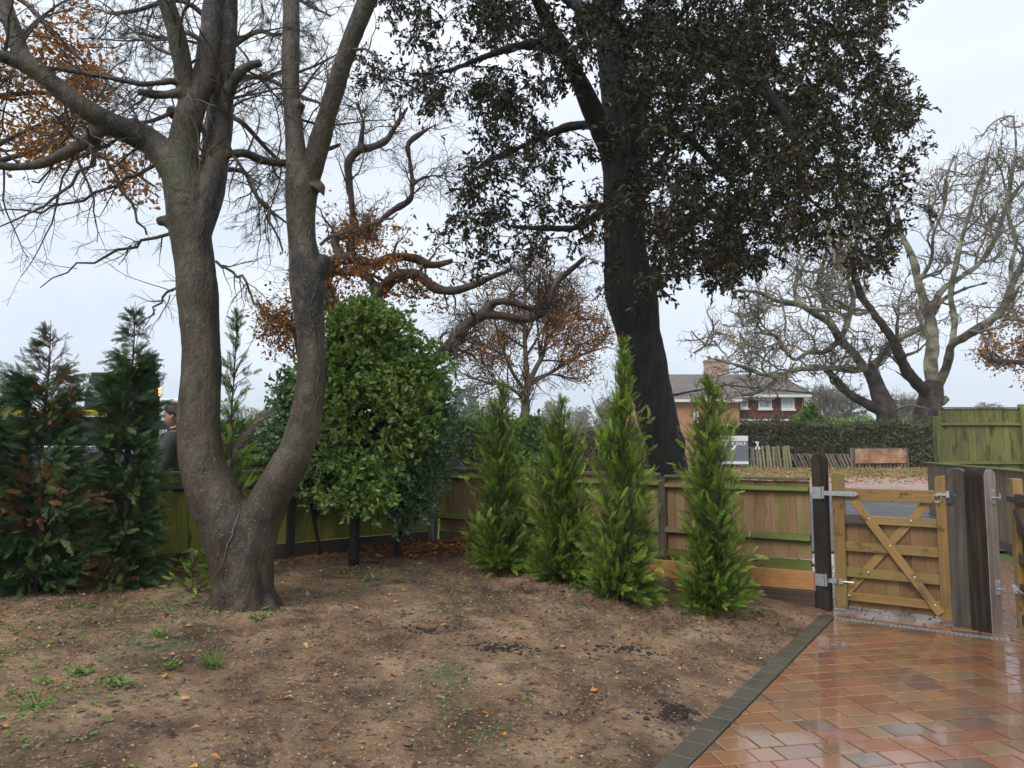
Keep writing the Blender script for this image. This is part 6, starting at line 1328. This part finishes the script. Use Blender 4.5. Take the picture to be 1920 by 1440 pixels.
skin('collar', [(.012,0,1.475,.086),(.004,0,1.51,.08),(-.002,0,1.545,.073)], [(0,1),(1,2)], M['jacket_dark'], pr)
skin('trousers', [(0,0,.96,.14),(0,-.10,.88,.11),(-.01,-.11,.50,.08),(.02,-.11,.12,.065),(0,.10,.88,.11),(-.01,.11,.50,.08),(.02,.11,.12,.065)], [(0,1),(1,2),(2,3),(0,4),(4,5),(5,6)], M['jacket_dark'], pr)
for sgn in (-1, 1): skin('boot', [(.03,sgn*.11,.12,.062),(.02,sgn*.11,.05,.055),(-.15,sgn*.12,.04,.048)], [(0,1),(1,2)], M['black'], pr)
mb = MB(); mb.tube(np.array([(-.168,0,1.34),(-.165,0,1.1)]) * k + mo, .006, 6); child('zip', mb, M['galv'], pr)

# ================================================================== ground litter
rg = np.random.default_rng(301)
def on_soil(n, box, f=None):
    X = rg.uniform(box[0], box[1], n); Y = rg.uniform(box[2], box[3], n)
    ok = (dk(X, Y) > .03) & (((np.stack([X, Y], -1) - CORN[:2]) @ FNl) > .32) & (((np.stack([X, Y], -1) - CORN[:2]) @ LNl) > .08)
    if f is not None: ok &= rg.random(n) < f(X, Y)
    X, Y = X[ok], Y[ok]; return np.c_[X, Y, soil_h(X, Y)]
def flatleaves(ml, p, size, rg, rnd=None):
    n = len(p); ax = rg.normal(size=(n, 3)) * [1, 1, .18]; no = rg.normal(size=(n, 3)) * .3 + [0, 0, 1]; leaves(ml, p + [0, 0, .008], ax, rg.uniform(*size, n), rg, .6, .3, rnd, no, shape=1)
ml = MB(); p = on_soil(420, (-5, 2.8, 2.8, 9.3)); flatleaves(ml, p, (.025, .07), rg)
p = on_soil(26000, (-5, 3.1, 2.2, 9.3), lambda X, Y: .12 + .5 * (fbm(np.stack([X, Y], -1), 1.3, 2, 61) > .08)); flatleaves(ml, p, (.006, .022), rg, np.clip(rg.random(len(p)) * .8 + .2, 0, 1))
# drift of leaves in the corner and behind the edging
c = CORN + FU * .05 + LU * .12 + np.array([0, -.55, 0]); q = rg.normal(size=(700, 2)) * [.38, .26] + c[:2]; q = q[((q - CORN[:2]) @ FNl > .06) & ((q - CORN[:2]) @ LNl > .06)]
p = np.c_[q, soil_h(q[:, 0], q[:, 1]) + rg.uniform(0, .06, len(q))]; flatleaves(ml, p, (.05, .11), rg, rg.random(len(p)) * .55)
s = rg.uniform(.1, el, 420); p = E0 + eu * s[:, None] - en * rg.uniform(.05, .26, (420, 1)); p[:, 2] = .36 + rg.uniform(-.01, .03, 420); flatleaves(ml, p, (.04, .09), rg, rg.random(420) * .6)
q = CORN + LU * rg.uniform(.2, 6, (350, 1)) + LN * rg.uniform(.05, .55, (350, 1)); p = np.c_[q[:, :2], soil_h(q[:, 0], q[:, 1])]; flatleaves(ml, p, (.03, .08), rg, rg.random(350) * .6)
kind(tag(ml.build('fallen_leaves', M['fallen_leaf']), 'scattered brown and orange fallen leaves on the bare soil', 'leaves'), 'stuff')
# leaves blown on the verge across the road
ml = MB(); X = rg.uniform(6, 24, 3000); Y = rg.uniform(24, 34.6, 3000); p = np.c_[X, Y, terr(X, Y) + .04]; flatleaves(ml, p, (.08, .18), rg)
kind(tag(ml.build('verge_leaves', M['fallen_leaf']), 'fallen leaves covering the far verge below the picket fence', 'leaves'), 'stuff')
bm = bmesh.new(); bmesh.ops.create_icosphere(bm, subdivisions=1, radius=1); IV = np.array([v.co[:] for v in bm.verts]); IF = np.array([[v.index for v in f.verts] for f in bm.faces]); bm.free()
def stones(p, size, sq=.6):
    n = len(p); mb = MB(); S = size[:, None, None] * rg.uniform(.6, 1.2, (n, 1, 3)) * [1, 1, sq]; V = IV[None] * (1 + .28 * rg.normal(size=(n, len(IV), 1))) * S
    a = rg.uniform(0, 6.28, n); c_, s_ = np.cos(a)[:, None], np.sin(a)[:, None]; V = np.stack([V[..., 0] * c_ - V[..., 1] * s_, V[..., 0] * s_ + V[..., 1] * c_, V[..., 2]], -1) + p[:, None]
    mb.add(V.reshape(-1, 3), (np.arange(n)[:, None, None] * len(IV) + IF).reshape(-1, 3), np.repeat(rg.random(n), len(IV))); return mb
p = on_soil(9000, (-5, 3.1, 2.2, 9), lambda X, Y: .25 + .6 * (fbm(np.stack([X, Y], -1), 1.7, 2, 66) > 0)); sz_ = .0025 + .006 * rg.random(len(p)) ** 4
kind(tag(stones(p, sz_).build('pebbles', M['stone']), 'small pale pebbles scattered over the soil', 'pebbles'), 'stuff')
dig = lambda X, Y: .22 + .9 * np.exp(-((Y - (7.0 - .55 * (X + .2))) / .5) ** 2) * (X > -1) + np.exp(-(((X - .48) / .3) ** 2 + ((Y - 4.25) / .25) ** 2))
p = on_soil(40000, (-4.5, 3, 2.2, 8.8), dig); sz_ = .004 + .022 * rg.random(len(p)) ** 3.5
kind(tag(stones(p, sz_, .75).build('soil_clods', M['clod'], smooth=False), 'crumbly clods of freshly dug soil', 'soil clods'), 'stuff')
p = on_soil(500, (-4.5, 3, 2.4, 8.8)); d = rg.normal(size=(len(p), 3)) * [1, 1, .08]
A = grow(p + [0, 0, .006], d, rg.uniform(.04, .22, len(p)), np.full(len(p), .002), np.full(len(p), .001), 5, .18, (0, 0, -.02), rg); mb = MB(); add_tubes(mb, *A, 4, rg)
kind(tag(mb.build('twig_debris', M['vine']), 'thin dead twigs and roots lying on the soil', 'twigs'), 'stuff')
# dark peaty crumbs where the ground was disturbed
L_ = [(800,1180),(930,1215),(985,1218),(1190,1222),(1260,1345),(1240,1355),(1278,1345)]
pp = []
for (a, b_) in L_:
    g = G(a, b_, .15); g = G(a, b_, soil_h(g[0], g[1], False)); n_ = rg.integers(60, 260); q = rg.normal(size=(n_, 2)) * [rg.uniform(.05, .2), rg.uniform(.03, .07)] * rg.uniform(.3, 1.3, (n_, 1)) + g[:2]; pp.append(np.c_[q, soil_h(q[:, 0], q[:, 1])])
p = np.concatenate(pp); p = p[dk(p[:, 0], p[:, 1]) > .04]; sz_ = .003 + .016 * rg.random(len(p)) ** 4
kind(tag(stones(p, sz_, .8).build('peat_crumbs', M['peat']), 'patches of black peaty crumbs on the soil', 'soil crumbs'), 'stuff')
# patchy grass and weeds
gp = lambda X, Y: np.clip(1.5 * (fbm(np.stack([X, Y], -1), 1.0, 3, 91) - .06 + .22 * (X < -1.0)), 0, 1) * (X < .2) * .8 + .012
p = on_soil(26000, (-5, 1.5, 2.2, 7.5), gp); n = len(p)
A = grow(p - [0, 0, .004], rg.normal(size=(n, 3)) * [.8, .8, .2] + [0, 0, .45], rg.uniform(.015, .07, n), np.full(n, .0018), np.full(n, .0004), 4, .2, (0, 0, -.12), rg); mb = MB(); add_tubes(mb, *A, 3, rg)
q = np.repeat(p[::5], 4, 0) + rg.normal(size=(len(p[::5]) * 4, 3)) * [.03, .03, 0]; leaves(mb, q + [0, 0, .012], rg.normal(size=q.shape) * [1, 1, .25], rg.uniform(.012, .035, len(q)), rg, .6, .2, None, rg.normal(size=q.shape) * .4 + [0, 0, 1])
kind(tag(mb.build('sparse_grass', M['weed']), 'thin patchy grass and tiny weeds on the bare soil', 'grass'), 'stuff')
def rosette(name, label, px, py, n, L, w, up, seed, grp=None, cat='weed'):
    rg = np.random.default_rng(seed); g = G(px, py, .2)
    for _ in range(4): g = G(px, py, soil_h(g[0], g[1], False))
    g[2] = soil_h(g[0], g[1]) - .005; mb = MB(); a = rg.uniform(0, 6.28, n)
    d = np.c_[np.cos(a), np.sin(a), rg.uniform(*up, n)]
    if w < .2:
        A = grow(np.tile(g, (n, 1)) + rg.normal(size=(n, 3)) * [.02, .02, 0], d, rg.uniform(*L, n), np.full(n, .003), np.full(n, .0006), 6, .06, (0, 0, -.12), rg); add_tubes(mb, *A, 4, rg)
    else: leaves(mb, np.tile(g, (n, 1)) + rg.normal(size=(n, 3)) * [.03, .03, .004] + [0, 0, .01], d, rg.uniform(*L, n), rg, w, .2, None, np.c_[-np.cos(a), -np.sin(a), np.full(n, 1.5)])
    return tag(mb.build(name, M['weed'], base=g), label, cat, grp)
rosette('grass_tuft', 'upright tuft of long grass in the bare soil right of the dark conifers', 400, 1252, 60, (.08, .17), .1, (.8, 2.4), 1, cat='grass')
rosette('grass_tuft', 'flattened dark grass tuft near the left edge of the soil', 68, 1325, 60, (.08, .16), .1, (.2, .8), 2, cat='grass')
W_ = 'leafy weeds in the bare soil'
for k, (px, py, n, lab) in enumerate(((322, 1145, 12, 'broad leaved weed left of the forked tree foot'), (452, 1152, 10, 'small weed against the front of the forked tree'), (480, 1165, 22, 'leafy weed patch at the right foot of the forked tree'), (500, 1146, 9, 'single upright weed at the right side of the forked tree'),
   (300, 1195, 26, 'weed patch in front of the forked tree, farther of two'), (150, 1265, 26, 'low weed patch in the left part of the soil'), (320, 1255, 24, 'yellow green weed patch left of the grass tuft'), (215, 1285, 20, 'weed patch nearest the left front of the soil'), (1424, 1152, 40, 'small green plant beside the last conifer and the timber edging'), (695, 1088, 10, 'tiny weed right of the evergreen tree stem'))):
    rosette('weed_plant', lab, px, py, n, (.02, .065) if n != 40 else (.02, .05), .45, (.2, 1.3), 20 + k, W_)
g = G(576, 1122, .25); g[2] = soil_h(g[0], g[1]); mb = stones(g[None] + [0, 0, .012], np.array([.024]), .8)
tag(mb.build('flint_stone', M['stone'], base=g), 'pale rounded stone lying right of the forked tree foot', 'stone')

# ------------------------------------------------------------------ damp autumn air
mb = MB(); mb.abox(-390, 390, -50, 400, -1.3, 34)
hm = bpy.data.materials.new('haze'); hm.use_nodes = True; hn_ = hm.node_tree; hn_.nodes.clear(); ho_ = N(hn_, 'ShaderNodeOutputMaterial'); pv = N(hn_, 'ShaderNodeVolumePrincipled')
pv.inputs['Color'].default_value = (.93, .96, 1, 1); pv.inputs['Density'].default_value = .0007; hn_.links.new(pv.outputs[0], ho_.inputs['Volume'])
hz_ = mb.build('haze', hm); kind(tag(hz_, 'thin damp haze hanging over the whole place', 'haze'), 'stuff')
